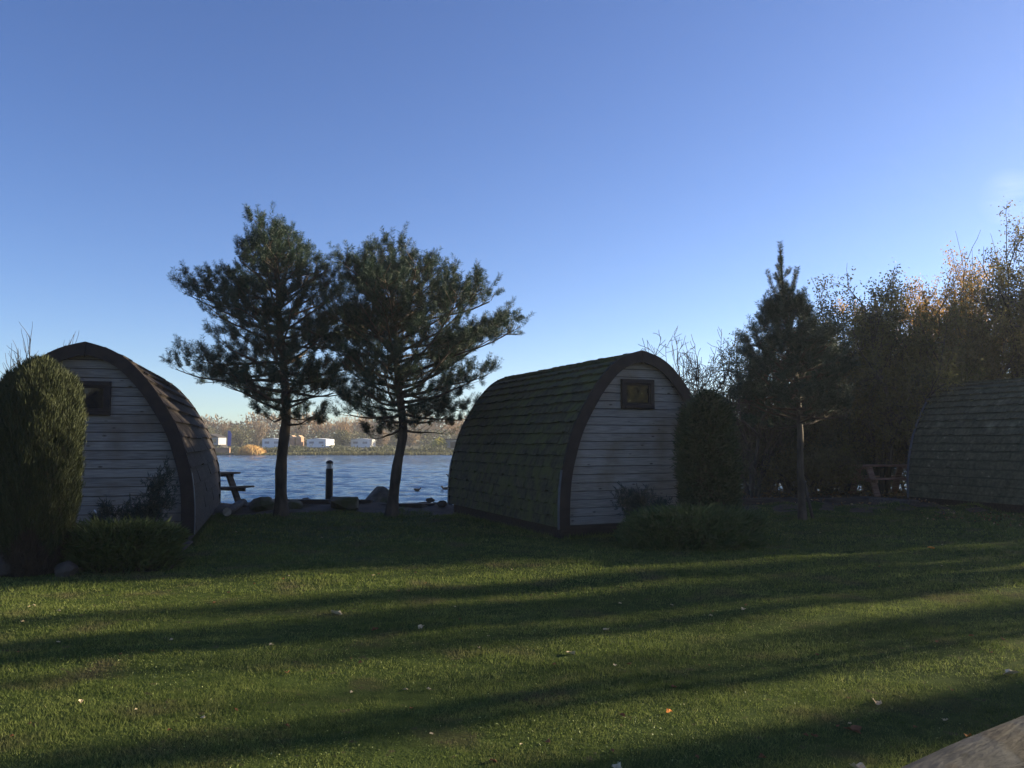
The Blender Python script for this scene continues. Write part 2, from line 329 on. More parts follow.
def grass():
    Ps = []; Ls = []; Ws = []; Ts = []
    for (y0, y1, dens, ln, wd) in ((3.0, 5.2, 11000, .019, .0034), (5.2, 8, 5000, .023, .005), (8, 12, 1900, .030, .0085), (12, 18.2, 800, .038, .013)):
        x1 = y1 * .66 + .6; n = int((y1 - y0) * 2 * x1 * dens)
        x = RNG.uniform(-x1, x1, n); y = RNG.uniform(y0, y1, n)
        k = (abs(x) < y * .66 + .6) & (y < lev(x) + RNG.normal(0, .05, n)) & ~in_pod(x, y)
        dd = d2.x * (y - LOG_A.y) - d2.y * (x - LOG_A.x)
        k &= dd > -.05 * RNG.random(n)
        # clumpy height and bare scuffs
        nse = np.sin(x * 3.1 + 2 * np.sin(y * 2.3)) * np.sin(y * 3.7 + 1.5 * np.sin(x * 1.9)) + .6 * np.sin(x * 9 + y * 4) * np.sin(y * 11 - x * 3)
        k &= RNG.random(n) < np.clip(.8 + .45 * nse, .12, 1)
        x = x[k]; y = y[k]; nse = nse[k]
        Ts.append(np.clip(.38 + .22 * np.sin(x * 14 + 3 * np.sin(y * 9)) * np.sin(y * 17 + 2 * np.sin(x * 11)) + .12 * np.sin(x * 1.7 + y * 2.9) + RNG.normal(0, .2, len(x)), 0, 1))
        Ps.append(np.stack([x, y, gzv(x, y) + .004], 1)); Ls.append(ln * (.55 + .9 * RNG.random(len(x))) * (1 + .3 * nse)); Ws.append(np.full(len(x), wd) * (.7 + .6 * RNG.random(len(x))))
    for key, (c, a, hw, ln) in PODS.items():     # longer uncut grass round the pod bases
        n = 5200; u_ = RNG.random(n); side = RNG.integers(0, 3, n); o_ = np.abs(RNG.normal(.02, .06, n))
        lx = np.where(side == 0, (u_ * 2 - 1) * hw, np.where(side == 1, -hw - .1 - o_, hw + .1 + o_)); ly = np.where(side == 0, -.06 - o_, u_ * ln)
        x = c[0] + lx * math.cos(a) - ly * math.sin(a); y = c[1] + lx * math.sin(a) + ly * math.cos(a); k = y < lev(x)
        x = x[k]; y = y[k]; Ps.append(np.stack([x, y, gzv(x, y)], 1)); Ls.append(RNG.uniform(.04, .12, len(x))); Ws.append(np.full(len(x), .008)); Ts.append(RNG.random(len(x)) * .7)
    for (x1, y1) in TUFTS:
        n = 260; a = RNG.random(n) * 6.28; r_ = .12 + np.abs(RNG.normal(0, .09, n)); x = x1 + r_ * np.cos(a); y = y1 + r_ * np.sin(a)
        Ps.append(np.stack([x, y, gzv(x, y)], 1)); Ls.append(RNG.uniform(.04, .12, n)); Ws.append(np.full(n, .009)); Ts.append(RNG.random(n) * .7)
    P = np.concatenate(Ps); n = len(P)
    D = np.stack([RNG.normal(0, .55, n), RNG.normal(0, .55, n), np.ones(n)], 1)
    o = blades('grass', P, D, np.concatenate(Ls), np.concatenate(Ws), M['blade'], tri=True, rnd=np.concatenate(Ts)); o['kind'] = 'stuff'
    tag(o, 'short mown grass covering the lawn in front of the pods', 'grass')
grass()
def weeds():   # small broad leaves of clover and moss among the grass
    n = 46000; y = 3.1 + 9 * RNG.random(n) ** 1.5; x = RNG.uniform(-1, 1, n) * (y * .66 + .5); k = (np.sin(x * 2.3 + 1) * np.sin(y * 3.1 + x) + RNG.normal(0, .5, n) > .25) & ~in_pod(x, y) & (d2.x * (y - LOG_A.y) - d2.y * (x - LOG_A.x) > 0)
    x = x[k]; y = y[k]; n = len(x); P = np.stack([x, y, gzv(x, y) + RNG.uniform(.006, .02, n)], 1); D = RNG.normal(size=(n, 3)) * [1, 1, .45]
    o = blades('lawn_weeds', P, D, RNG.uniform(.006, .016, n), .008, M['weed']); o['kind'] = 'stuff'; tag(o, 'small broad-leaved weeds and moss in the lawn', 'lawn weeds')
weeds()

# ------------------------------------------------------------------ pods
PROF = [(0, 0), (.12, .018), (.236, .042), (.36, .085), (.48, .15), (.58, .215), (.66, .28), (.74, .35), (.81, .42), (.87, .50), (.915, .58), (.955, .66), (.98, .74), (.995, .83), (1, .92), (1, 1.0)]
def profile(W, H, z0, inset=0, n=60):
    """right half of the arch, apex first, resampled evenly; inset moves it inwards"""
    pts = [Vector((a * W, H - b * (H - z0))) for a, b in PROF]
    # smooth resample (Catmull)
    out = []
    for i in range(len(pts) - 1):
        p0 = pts[max(i - 1, 0)]; p1 = pts[i]; p2 = pts[i + 1]; p3 = pts[min(i + 2, len(pts) - 1)]
        if i == 0: p0 = 2 * p1 - p2
        for k in range(8):
            t = k / 8; out.append(.5 * ((2 * p1) + (p2 - p0) * t + (2 * p0 - 5 * p1 + 4 * p2 - p3) * t * t + (3 * p1 - p0 - 3 * p2 + p3) * t ** 3))
    out.append(pts[-1])
    L = [0]
    for i in range(1, len(out)): L.append(L[-1] + (out[i] - out[i - 1]).length)
    res = []; j = 0
    for i in range(n + 1):
        s = L[-1] * i / n
        while j < len(L) - 2 and L[j + 1] < s: j += 1
        t = (s - L[j]) / max(L[j + 1] - L[j], 1e-9); res.append(out[j].lerp(out[j + 1], t))
    if inset:
        q = []
        for i, p in enumerate(res):
            d = (res[min(i + 1, n)] - res[max(i - 1, 0)]).normalized()
            if i == 0: d = Vector((1, -.12)).normalized()
            nn = Vector((-d.y, d.x))    # outward
            nn = nn if nn.x > -1e-6 or nn.y > 0 else -nn
            p2 = p - nn * inset
            q.append(Vector((max(p2.x, 0), p2.y)))
        res = q
    return res, L[-1]

def make_pod(key, label, H, W, courses, shw, roofm, sidem, win, gold):
    (c, a, hw, LN) = PODS[key]
    t = thing('camping_pod', label, 'camping pod', (c[0], c[1], 0), a, 'camping pods on the lawn beside the lake')
    z0 = .20
    pr, arc = profile(W, H, z0); N = len(pr) - 1
    OV = .16
    # roof: lapped shingles in courses, both sides
    b = MB(); rr = random.Random(hash(key) % 97)
    rr = random.Random({'left': 3, 'mid': 5, 'right': 9}[key])
    def pt(s):   # s 0 (apex) .. 1 (bottom)
        f = max(0, min(s, 1)) * N; i = min(int(f), N - 1); p = pr[i].lerp(pr[i + 1], f - i); d = (pr[i + 1] - pr[i]).normalized(); return p, Vector((-d.y, d.x))
    for side in (1, -1):
        for k in range(courses):
            s0 = k / courses; s1 = (k + 1) / courses + .006
            y = -OV + .03; row = rr.random() * shw
            while y < LN + OV - .03:
                wd = (row if row > .05 else shw) * (.75 + .5 * rr.random()) if y < 0 else shw * (.7 + .6 * rr.random())
                y1 = min(y + wd, LN + OV - .03); th = .042 + .012 * rr.random(); drop = rr.uniform(-.004, .005); cl = rr.random()
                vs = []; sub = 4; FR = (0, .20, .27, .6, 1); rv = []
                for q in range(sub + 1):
                    s = s0 + (s1 - s0) * FR[q] + (drop if q == sub else 0); rv += [(-2.6 if q < 2 else cl)] * 4; p, n = pt(s)  # dark top band paints the shadow line under the lap above
                    if k == 0 and q == 0: n = Vector((.12, 1)).normalized()
                    off = .006 + th * FR[q]
                    po = p + n * off; pi = p - n * .012
                    if k == 0 and q == 0: po.x = max(po.x, 0.001); pi.x = .001
                    for yy in (y + .002, y1 - .002):
                        vs.append((side * po.x, yy, po.y)); vs.append((side * pi.x, yy, pi.y))
                fs = []
                for q in range(sub):
                    o = q * 4; f = [(o, o + 4, o + 6, o + 2), (o + 1, o + 3, o + 7, o + 5), (o, o + 1, o + 5, o + 4), (o + 2, o + 6, o + 7, o + 3)]
                    fs += f
                o = sub * 4; fs += [(o, o + 1, o + 3, o + 2), (0, 2, 3, 1)]
                if side < 0: fs = [f[::-1] for f in fs]
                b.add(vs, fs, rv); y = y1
    # ridge cap
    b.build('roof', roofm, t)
    # inner shell closes the roof
    b = MB(); pi_, _ = profile(W, H, z0, .035); ring = [(-p.x, p.y) for p in pi_[::-1]] + [(p.x, p.y) for p in pi_[1:]]
    vs = [(x, y, z) for y in (-OV + .05, LN + OV - .05) for x, z in ring]; k = len(ring)
    b.add(vs, [(i, i + 1, k + i + 1, k + i) for i in range(k - 1)]); b.build('roof_lining', M['base_wood'], t)
    # fascias front and back, two half boards each
    for yf, sgn in ((-OV, 1), (LN + OV, -1)):
        b = MB()
        po, _ = profile(W, H, z0 - .03, -.045); pi2, _ = profile(W, H, z0 - .03, .13)
        for side in (1, -1):
            vs = []
            for i in range(N + 1):
                o_ = po[i].copy(); i_ = pi2[i].copy()
                if i == 0: o_.x = .003; i_.x = .003; o_.y = H + .045; i_.y = H - .165
                for yy in (yf, yf + sgn * .05):
                    vs.append((side * o_.x, yy, o_.y)); vs.append((side * max(i_.x, .003), yy, i_.y))
            fs = []
            for i in range(N):
                o = i * 4; fs += [(o, o + 1, o + 5, o + 4), (o + 2, o + 6, o + 7, o + 3), (o, o + 4, o + 6, o + 2), (o + 1, o + 3, o + 7, o + 5)]
            o = N * 4; fs += [(0, 2, 3, 1), (o, o + 1, o + 3, o + 2)]
            if side * sgn < 0: fs = [f[::-1] for f in fs]
            b.add(vs, fs, .3 + .3 * (side > 0))
        b.build('fascia', M['fascia'], t)
        # thin metal drip trim over the fascia edge
        p1, _ = profile(W, H, z0 - .03, -.047); p2, _ = profile(W, H, z0 - .03, -.056); i0 = int(N * (.25 if key == 'right' else .74))
        for side in (1, -1):
            b = MB(); vs = []
            for i in range(i0, N + 1):
                for p in (p1[i], p2[i]):
                    for yy in (yf - sgn * .004, yf + sgn * .055): vs.append((side * p.x, yy, p.y))
            fs = []
            for i in range(N - i0):
                o = i * 4; fs += [(o, o + 4, o + 5, o + 1), (o + 2, o + 3, o + 7, o + 6), (o, o + 2, o + 6, o + 4), (o + 1, o + 5, o + 7, o + 3)]
            b.add(vs, fs); b.build('metal_trim', M['metal_trim'], t)
    # end walls of horizontal boards (one mesh each); window hole on the near wall is covered by the frame box
    def wx(z):   # half width of the inside at height z
        best = 0
        for i in range(N):
            z1, z2 = pi_[i].y, pi_[i + 1].y
            if z2 <= z <= z1: t_ = (z1 - z) / max(z1 - z2, 1e-6); best = pi_[i].x + (pi_[i + 1].x - pi_[i].x) * t_
        return best if z < pi_[0].y else 0
    for yw, sgn in ((0, 1), (LN, -1)):
        b = MB(); z = z0 + .02; bh = .128
        while z < H - .06:
            z1 = min(z + bh, H - .04); h = rr.random(); nsplit = rr.choice((1, 1, 2)); 
            w0, w1 = wx(z), wx(z1 - .004)
            cuts = [-1.0] + ([rr.uniform(-.4, .4)] if nsplit == 2 else []) + [1.0]
            for q in range(len(cuts) - 1):
                ca, cb = cuts[q], cuts[q + 1]; h = rr.random(); e = .0015
                xa0, xb0, xa1, xb1 = ca * w0 + e, cb * w0 - e, ca * w1 + e, cb * w1 - e
                tk = .022 + .004 * rr.random()
                g_ = .010; z1b = z1; z1 = z1 - .009  # chamfered groove at the top of each board
                yo = yw - sgn * tk
                vs = [(xa0, yo - sgn * .003, z), (xb0, yo - sgn * .003, z), (xb1, yo, z1 - g_), (xa1, yo, z1 - g_), (xa1, yo + sgn * .014, z1), (xb1, yo + sgn * .014, z1), (xa0, yw, z), (xb0, yw, z), (xb1, yw, z1), (xa1, yw, z1)]
                fs = [(0, 1, 2, 3), (3, 2, 5, 4), (6, 7, 1, 0), (4, 5, 8, 9), (6, 0, 3, 4, 9), (1, 7, 8, 5, 2), (7, 6, 9, 8)]; z1 = z1b
                if sgn < 0: fs = [f[::-1] for f in fs]
                b.add(vs, fs, h)
            z = z1
        b.build('end_wall', sidem, t)
        b = MB(); b.add([(x, yw + sgn * .006, z) for x, z in ring] , [tuple(range(len(ring)))]); b.build('wall_backing', M['base_wood'], t)
    # base frame of dark beams
    b = MB(); bw = W - .05
    b.box((0, .0, .115), (2 * bw + .02, .09, .19), .4); b.box((0, LN, .115), (2 * bw + .02, .09, .19), .4)
    for s in (1, -1): b.box((s * (bw - .05), LN / 2, .11), (.1, LN - .1, .18), .6)
    b.build('base_frame', M['base_wood'], t)
    # window in the gable
    wx_, wz_, ww, wh = win
    b = MB(); fw = .065; y0 = -.062
    for (cx, cz, sx, sz) in ((wx_, wz_ + wh / 2 - fw / 2, ww, fw), (wx_, wz_ - wh / 2 + fw / 2, ww, fw)): b.box((cx, y0 + .02, cz), (sx, .07, sz), .5)
    for s in (1, -1): b.box((wx_ + s * (ww / 2 - fw / 2), y0 + .021, wz_), (fw, .068, wh - 2 * fw - .001), .4)
    wf = b.build('window', M['fascia'], t, bevel=.004)
    b = MB(); iw, ih, f2 = ww - 2 * fw - .004, wh - 2 * fw - .004, .03
    for s in (1, -1):
        b.box((wx_, y0 + .026, wz_ + s * (ih / 2 - f2 / 2)), (iw, .045, f2)); b.box((wx_ + s * (iw / 2 - f2 / 2), y0 + .026, wz_), (f2, .043, ih - 2 * f2 - .001))
    b.build('sash', M['fascia'], wf)
    b = MB(); b.box((wx_, y0 + .033, wz_), (iw - 2 * f2 + .004, .006, ih - 2 * f2 + .004)); b.build('pane', M['painted_reflection'] if gold else M['glass'], wf)
    b = MB(); b.box((wx_, y0 - .018, wz_ - wh / 2 + .02), (ww * .86, .03, .022)); b.build('sill', M['fascia'], wf, bevel=.003)
    return t
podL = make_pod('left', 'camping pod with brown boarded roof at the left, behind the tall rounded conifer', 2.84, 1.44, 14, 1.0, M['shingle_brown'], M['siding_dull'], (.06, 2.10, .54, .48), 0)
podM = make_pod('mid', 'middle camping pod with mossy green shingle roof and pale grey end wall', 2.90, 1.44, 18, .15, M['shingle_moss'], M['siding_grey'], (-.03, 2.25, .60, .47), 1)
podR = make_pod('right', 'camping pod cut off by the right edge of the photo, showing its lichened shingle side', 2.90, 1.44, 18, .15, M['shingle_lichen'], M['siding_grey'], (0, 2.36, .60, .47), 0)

# ------------------------------------------------------------------ trees
def branches_mesh(name, br, m, parent, n=6):
    b = MB()
    for pts, rad in br:
        b.tube(pts, rad, max(3, n if rad[0] > .03 else (4 if rad[0] > .012 else 3)), caps=False, r=.5)
    return b.build(name, m, parent, smooth=True)

def pine(label, base, trunk_pts, trunk_r, env, z_lo, nbr, seed, shoots=1.0, top_spire=.5, cap=None, whorls=(), name='pine_tree', group='young pines on the lawn'):
    """trunk_pts relative to base; env(z)->(Rleft, Rright) about the trunk"""
    rg = np.random.default_rng(seed); t = thing(name, label, 'tree', base, 0, group)
    tp = np.array(trunk_pts, float); H = tp[-1, 2]
    # refine the trunk with slight wobble
    zz = np.linspace(0, H, 26); tx = np.interp(zz, tp[:, 2], tp[:, 0]) + .02 * np.sin(zz * 2.1 + seed); ty = np.interp(zz, tp[:, 2], tp[:, 1]) + .02 * np.cos(zz * 1.7)
    rr = trunk_r * (1 - zz / H) ** .8 + .012; rr[0] *= 1.35; rr[1] *= 1.08
    rr *= 1 + .06 * np.sin(zz * 9)
    br = [([(x, y, z) for x, y, z in zip(tx, ty, zz)], list(rr))]
    SP = []; SD = []; SL = []
    for i in range(nbr):
        u = (i + rg.random()) / nbr; z = z_lo + (H - top_spire - z_lo) * u ** .95; az = i * 2.39996 + rg.normal(0, .25)
        rl, rt = env(z + .25); c = math.cos(az); Rr = (rl * (1 - c) / 2 + rt * (1 + c) / 2) * rg.uniform(.82, 1.12)
        if Rr < .12: continue
        el = R(-6 + 40 * (z - z_lo) / (H - z_lo) + rg.normal(0, 9)); L = Rr * (1.08 + .25 * (z - z_lo) / (H - z_lo))
        p = np.array([np.interp(z, zz, tx), np.interp(z, zz, ty), z]); pts = [p.copy()]; ns = 9; d = np.array([math.cos(az) * math.cos(el), math.sin(az) * math.cos(el), math.sin(el)])
        for k in range(ns):
            d = unit(d + np.array([0, 0, .045]) + rg.normal(0, .07, 3)); p = p + d * L / ns; pts.append(p.copy())
        r0 = min(.42 * np.interp(z, zz, rr) + .006, .012 + .016 * L); br.append(([tuple(q) for q in pts], [r0 * (1 - .85 * k / ns) for k in range(ns + 1)]))
        pts = np.array(pts)
        nt_ = max(4, int(L / .15 * shoots)); ext = np.linalg.norm(pts[-1][:2] - pts[0][:2])
        for k in range(nt_):
            f = .12 + .88 * (k + rg.random() * .7) / nt_; q = f * ns; i0 = min(int(q), ns - 1); P = pts[i0] + (pts[i0 + 1] - pts[i0]) * (q - i0); bd = unit(pts[i0 + 1] - pts[i0])
            side = unit(np.cross(bd, [0, 0, 1])) * (1 if k % 2 else -1)
            dd = unit(bd * .7 + side * rg.uniform(.3, 1.0) + np.array([0, 0, rg.uniform(-.15, .65)])); l = (.20 + .42 * (1 - f) + .1 * rg.random()) * min(1, .45 + L * .4)
            e = P + dd * l + np.array([0, 0, .12 * l]); br.append(([tuple(P), tuple((P + e) / 2 - np.array([0, 0, .01])), tuple(e)], [.007, .005, .004]))
            if l > .34: SP.append(P + (e - P) * .55); SD.append(unit(dd * .5 + rg.normal(0, .3, 3) + np.array([0, 0, .7]))); SL.append(rg.uniform(.10, .18))
            for s in range(4):
                sd_ = unit(dd * .5 + np.array([0, 0, .6]) + (rg.normal(0, .42, 3) if s else 0)); SP.append(e.copy()); SD.append(sd_); SL.append(rg.uniform(.14, .24) if s else rg.uniform(.22, .32))
        SP.append(pts[-1]); SD.append(unit(d + np.array([0, 0, .6]))); SL.append(.34)
    if cap:   # keep the crown under its rounded, lobed top
        cx_ = [c[0] for c in cap]; cz_ = [c[1] for c in cap]
        zc = lambda P: np.interp(P[..., 0], cx_, cz_) - .06 - .10 * np.abs(P[..., 1])
        nb = [br[0]]
        for pts, rad in br[1:]:
            q = np.array(pts); k = q[:, 2] < zc(q)
            if k[0]:
                m_ = int(np.argmin(k)) if not k.all() else len(k)
                if m_ >= 2: nb.append((pts[:m_], rad[:m_]))
        br[:] = nb; A = np.array(SP); k = A[:, 2] + .02 < zc(A) + .1 * rg.normal(size=len(A)) * .8
        SP = [p_ for p_, q in zip(SP, k) if q]; SD = [p_ for p_, q in zip(SD, k) if q]; SL = [p_ for p_, q in zip(SL, k) if q]
    for (zw, nw, lw) in whorls:   # candelabra of upswept shoots round the leader
        for k in range(nw):
            a = 6.28 * k / nw + zw; P = np.array([np.interp(zw, zz, tx), np.interp(zw, zz, ty), zw]); q = P.copy(); pts = [tuple(P)]; dv = np.array([math.cos(a), math.sin(a), .7])
            for j in range(5): dv = unit(dv + np.array([0, 0, .35])); q = q + dv * lw / 5; pts.append(tuple(q)); SP.append(q - dv * lw / 5); SD.append(dv); SL.append(lw / 5)
            SP.append(q); SD.append(dv); SL.append(.12); br.append((pts, [.009] * 6))
    # leader shoots at the top
    for k in range(10):
        z = H - top_spire + top_spire * k / 10; a = k * 2.4; s = np.array([math.cos(a), math.sin(a), 1.3])
        P = np.array([np.interp(z, zz, tx), np.interp(z, zz, ty), z]); SP.append(P); SD.append(np.array([0, 0, 1.]) + .08 * rg.normal(size=3)); SL.append(top_spire / 8)
        if k < 8:
            ll = .34 * (1 - k / 11); e = P + unit(s) * ll; br.append(([tuple(P), tuple(e)], [.008, .004]))
            for a2 in (.35, .6, .85): SP.append(P + (e - P) * a2); SD.append(unit(s + np.array([0, 0, .5]))); SL.append(.12)
    SP.append(np.array([tx[-1], ty[-1], H - .05])); SD.append(np.array([0, 0, 1.])); SL.append(.16)
    SP = np.array(SP); SD = unit(np.array(SD)); SL = np.array(SL)
    nn = 95; n = len(SP)
    u = rg.random((n, nn))
    base_ = SP[:, None] + SD[:, None] * (SL[:, None] * u)[..., None]
    rd = rg.normal(size=(n, nn, 3)); rd -= (rd * SD[:, None]).sum(-1, keepdims=True) * SD[:, None]; rd = unit(rd)
    dr = unit(SD[:, None] * rg.uniform(.25, 1.1, (n, nn, 1)) + rd)
    tone = np.repeat(rg.beta(2, 3, n)[:, None], nn, 1) * .85 + .15 * rg.random((n, nn))
    blades('crown', base_.reshape(-1, 3), dr.reshape(-1, 3), rg.uniform(.06, .095, n * nn), .0062, M['pine'], t, rnd=tone.ravel())
    branches_mesh('trunk', br, M['bark_pine'], t, 9)
    return t
def envf(tab):
    zs = [a[0] for a in tab]; l = [a[1] for a in tab]; r = [a[2] for a in tab]
    return lambda z: (float(np.interp(z, zs, l)), float(np.interp(z, zs, r)))

def capf(b_, tab):
    return [((at(px, py, b_.y) - b_).x, (at(px, py, b_.y) - b_).z) for px, py in tab]
b1 = at(281, 516, 16.2); b1.z = 0
pine('pine with an upright trunk, left of the black lamp post', b1, [(0, 0, 0), (.0, 0, 1.0), (.06, 0, 2.0), (-.03, 0, 3.2), (-.16, 0, 4.6), (-.32, 0, 5.8)], .115,
     envf([(1.8, .5, .6), (2.2, 1.2, 1.0), (2.8, 1.7, 1.3), (3.6, 1.85, 1.25), (4.3, 1.6, 1.3), (4.9, 1.3, 1.1), (5.3, .7, .8), (5.8, .3, .35), (6.15, .12, .12)]), 1.85, 74, 3, top_spire=.6, whorls=((5.15, 6, .75), (4.6, 6, .9)),
     cap=capf(b1, [(164, 330), (170, 316), (186, 270), (196, 240), (212, 243), (228, 262), (240, 258), (252, 232), (265, 207), (280, 224), (299, 234), (311, 262), (330, 256), (346, 280), (360, 300)]))
b2 = at(392, 517, 16.0); b2.z = 0
pine('pine with a leaning trunk, right of the black lamp post', b2, [(0, 0, 0), (.04, 0, .5), (.08, 0, 1.05), (.20, 0, 1.7), (.10, 0, 2.8), (.0, 0, 4.0), (-.12, 0, 4.95)], .105,
     envf([(1.7, .6, .5), (2.1, 1.1, 1.0), (2.7, 1.35, 2.0), (3.3, 1.3, 3.2), (3.9, 1.2, 3.0), (4.3, 1.0, 2.2), (4.7, .8, 1.3), (5.1, .5, .55), (5.45, .15, .15)]), 1.7, 76, 11, top_spire=.4, whorls=((4.5, 6, .6), (4.0, 6, .9)),
     cap=capf(b2, [(320, 300), (338, 275), (356, 262), (372, 256), (386, 241), (412, 246), (430, 262), (452, 270), (482, 281), (504, 294), (522, 320), (535, 345), (545, 380)]))
b3 = at(802, 522, 15.4); b3.z = 0
pine('slim young pine tied to a leaning stake near the right pod', b3, [(0, 0, 0), (.02, 0, 1.6), (-.05, 0, 2.6), (-.2, 0, 4.0), (-.31, 0, 5.25)], .06,
     envf([(1.7, .75, .7), (2.1, 1.0, .85), (2.7, 1.05, .9), (3.3, .8, .6), (3.7, .5, .4), (4.0, .2, .16), (4.5, .1, .1), (5.3, .1, .1)]), 1.75, 66, 21, top_spire=1.3, whorls=((4.15, 5, .62), (3.7, 6, .7), (3.3, 6, .7)))
b = MB(); b.tube([(0, 0, -.05), (-.16, .02, .75)], [.032, .03], 8); st_ = b.build('tree_stake', M['bark'], smooth=True); st_.location = (b3.x + .24, b3.y + .05, 0)
tag(st_, 'short leaning stake at the foot of the young pine', 'stake')

def broadleaf(name, label, base, H, Rw, seed, leafm, n_leaf, stems=4, leafs=.06, twigs_top=0.0, spread=.5, droop=0, barkm='bark', lo=.12, group=None, fine=False, cat='tree', leafz=(0, 9)):
    rg = np.random.default_rng(seed); t = thing(name, label, cat, base, 0, group); br = []; tips = []
    def rec(p, d, L, r, dep):
        ns = 4; pts = [p.copy()]
        for k in range(ns):
            d = unit(d + rg.normal(0, .13, 3) + np.array([0, 0, .05 - droop])); p = p + d * L / ns
            if dep < 2: pass
            pts.append(p.copy())
        br.append(([tuple(q) for q in pts], [r * (1 - .55 * k / ns) for k in range(ns + 1)]))
        if dep >= (4 if fine else 3):
            tips.append((pts[1], pts[-1])); return
        nch = 4 if dep == 0 else (4 if dep == 1 else (4 if fine else 5))
        for c in range(nch):
            f = .3 + .7 * (c + 1) / nch; i = min(int(f * ns), ns - 1); q = pts[i] + (pts[i + 1] - pts[i]) * (f * ns - i if f < 1 else 1)
            nd = unit(d * (.9 if c == nch - 1 else .75) + rg.normal(0, spread, 3) + np.array([0, 0, .12]))
            rec(q, nd, L * rg.uniform(.5, .72), r * .5, dep + 1)
    for s in range(stems):
        a = 2 * math.pi * s / stems + rg.random(); tilt = rg.uniform(.12, .5) * Rw / (H * .45) if stems > 1 else .05
        rec(np.array([.12 * math.cos(a), .12 * math.sin(a), -.05]) * (stems > 1), unit(np.array([math.cos(a) * tilt, math.sin(a) * tilt, 1.])), H * rg.uniform(.40, .52), .028 + .008 * H, 0)
    # scale into the wanted size
    allp = np.array([q for b_ in br for q in b_[0]]); zmax = allp[:, 2].max(); rmax = np.percentile(np.hypot(allp[:, 0], allp[:, 1]), 97)
    sc_ = np.array([Rw / rmax, Rw / rmax, H / zmax])
    br = [([tuple(np.array(q) * sc_) for q in pts], rad) for pts, rad in br]
    if twigs_top >= 0: pass
    if fine: br = [(p_, [max(q, .007) for q in r_]) for p_, r_ in br]
    branches_mesh('trunk', br, M[barkm], t, 6)
    if n_leaf:
        T = np.array([[a, b_] for a, b_ in tips]) * sc_
        k = T[:, 1, 2] < H * (1 - twigs_top); T = T[k]
        idx = rg.integers(0, len(T), n_leaf); u = rg.random(n_leaf)[:, None]
        P = T[idx, 0] + (T[idx, 1] - T[idx, 0]) * u * 1.1 + rg.normal(0, .10, (n_leaf, 3))
        k = P[:, 2] > H * lo; P = P[k]; idx = idx[k]; n = len(P)
        D = rg.normal(size=(n, 3)); D[:, 2] -= .3; tone = .6 * rg.beta(2, 3, len(T))[idx] + .4 * rg.random(n)
        blades('crown', P, D, leafs * rg.uniform(.6, 1.3, n), leafs * .62, M[leafm], t, rnd=tone, fat=.5)
    return t
def T_at(px, D): p = at(px, 441, D); return Vector((p.x, D, gz(p.x, D)))
WG = 'trees in the thicket behind the right pod'
def wood(px, D, topy, Rw, seed, leafm, n, label, **k):
    base = T_at(px, D); H = at(px, topy, D).z - base.z
    return broadleaf(k.pop('name', 'thicket_tree'), label, base, H, Rw, seed, leafm, n, group=WG, **k)
wood(712, 22.5, 322, 2.1, 31, None, 0, 'bare twiggy tree showing above the right shoulder of the middle pod', name='bare_tree', fine=True, spread=.8, stems=6)
K = dict(spread=.62, lo=.0, stems=6)
wood(752, 20.8, 335, 1.5, 32, 'leaf_dark', 12750, 'dark thin-leaved shrub between the columnar conifer and the young pine', leafs=0.052, **K)
wood(790, 21.8, 312, 1.8, 33, 'leaf_dark', 21000, 'dark shrub directly behind the young pine', leafs=0.060, **K)
wood(845, 21.6, 268, 2.0, 34, 'leaf_dark', 18000, 'tree with sparse dark top leaves just right of the young pine', leafs=0.073, **K)
wood(882, 21.0, 268, 1.9, 35, 'leaf_olive', 28500, 'olive tree with a ragged top above the picnic table', leafs=0.065, **K)
wood(922, 25.6, 250, 2.4, 36, 'leaf_gold', 36000, 'golden autumn tree standing up behind the olive trees', leafs=0.069, twigs_top=.05, **K)
wood(925, 20.8, 308, 2.1, 37, 'leaf_olive', 28500, 'lower olive bush in front of the golden tree', leafs=0.060, name='thicket_bush', **K)
wood(960, 24.8, 252, 2.1, 38, 'leaf_gold', 27000, 'brown-gold tree right of the brightest golden crown', leafs=0.065, twigs_top=.12, **K)
wood(975, 21.0, 290, 2.1, 39, 'leaf_brown', 30000, 'brown-green tree over the back of the right pod', leafs=0.065, **K)
wood(1006, 22.4, 218, 2.6, 40, 'leaf_olive', 30000, 'tallest olive tree with bare twigs at the right edge', leafs=0.069, twigs_top=.15, **K)
wood(1040, 21.6, 208, 2.7, 41, 'leaf_brown', 39000, 'brown tree at the right edge of the photo above the right pod', leafs=0.065, **K)
wood(800, 24.0, 372, 2.6, 42, 'leaf_brown', 24000, 'low brown bush deep behind the stake and young pine', leafs=0.069, name='thicket_bush', **K)
wood(870, 24.6, 345, 2.6, 44, 'leaf_brown', 24000, 'low brown bush deep behind the picnic table', leafs=0.069, name='thicket_bush', **K)
wood(725, 24.5, 400, 1.8, 45, 'leaf_dark', 9000, 'low dark bush glimpsed behind the columnar conifer', leafs=0.069, name='thicket_bush', **K)
wood(835, 21.6, 410, 1.6, 46, 'leaf_dark', 16500, 'low dark bush left of the picnic table', leafs=0.052, name='thicket_bush', **K)
wood(905, 22.2, 400, 1.8, 47, 'leaf_brown', 18000, 'low brown bush right behind the picnic table', leafs=0.052, name='thicket_bush', **K)
wood(1085, 23.5, 215, 2.6, 43, 'leaf_olive', 24000, 'tree of the thicket just outside the right edge', leafs=0.073, **K)
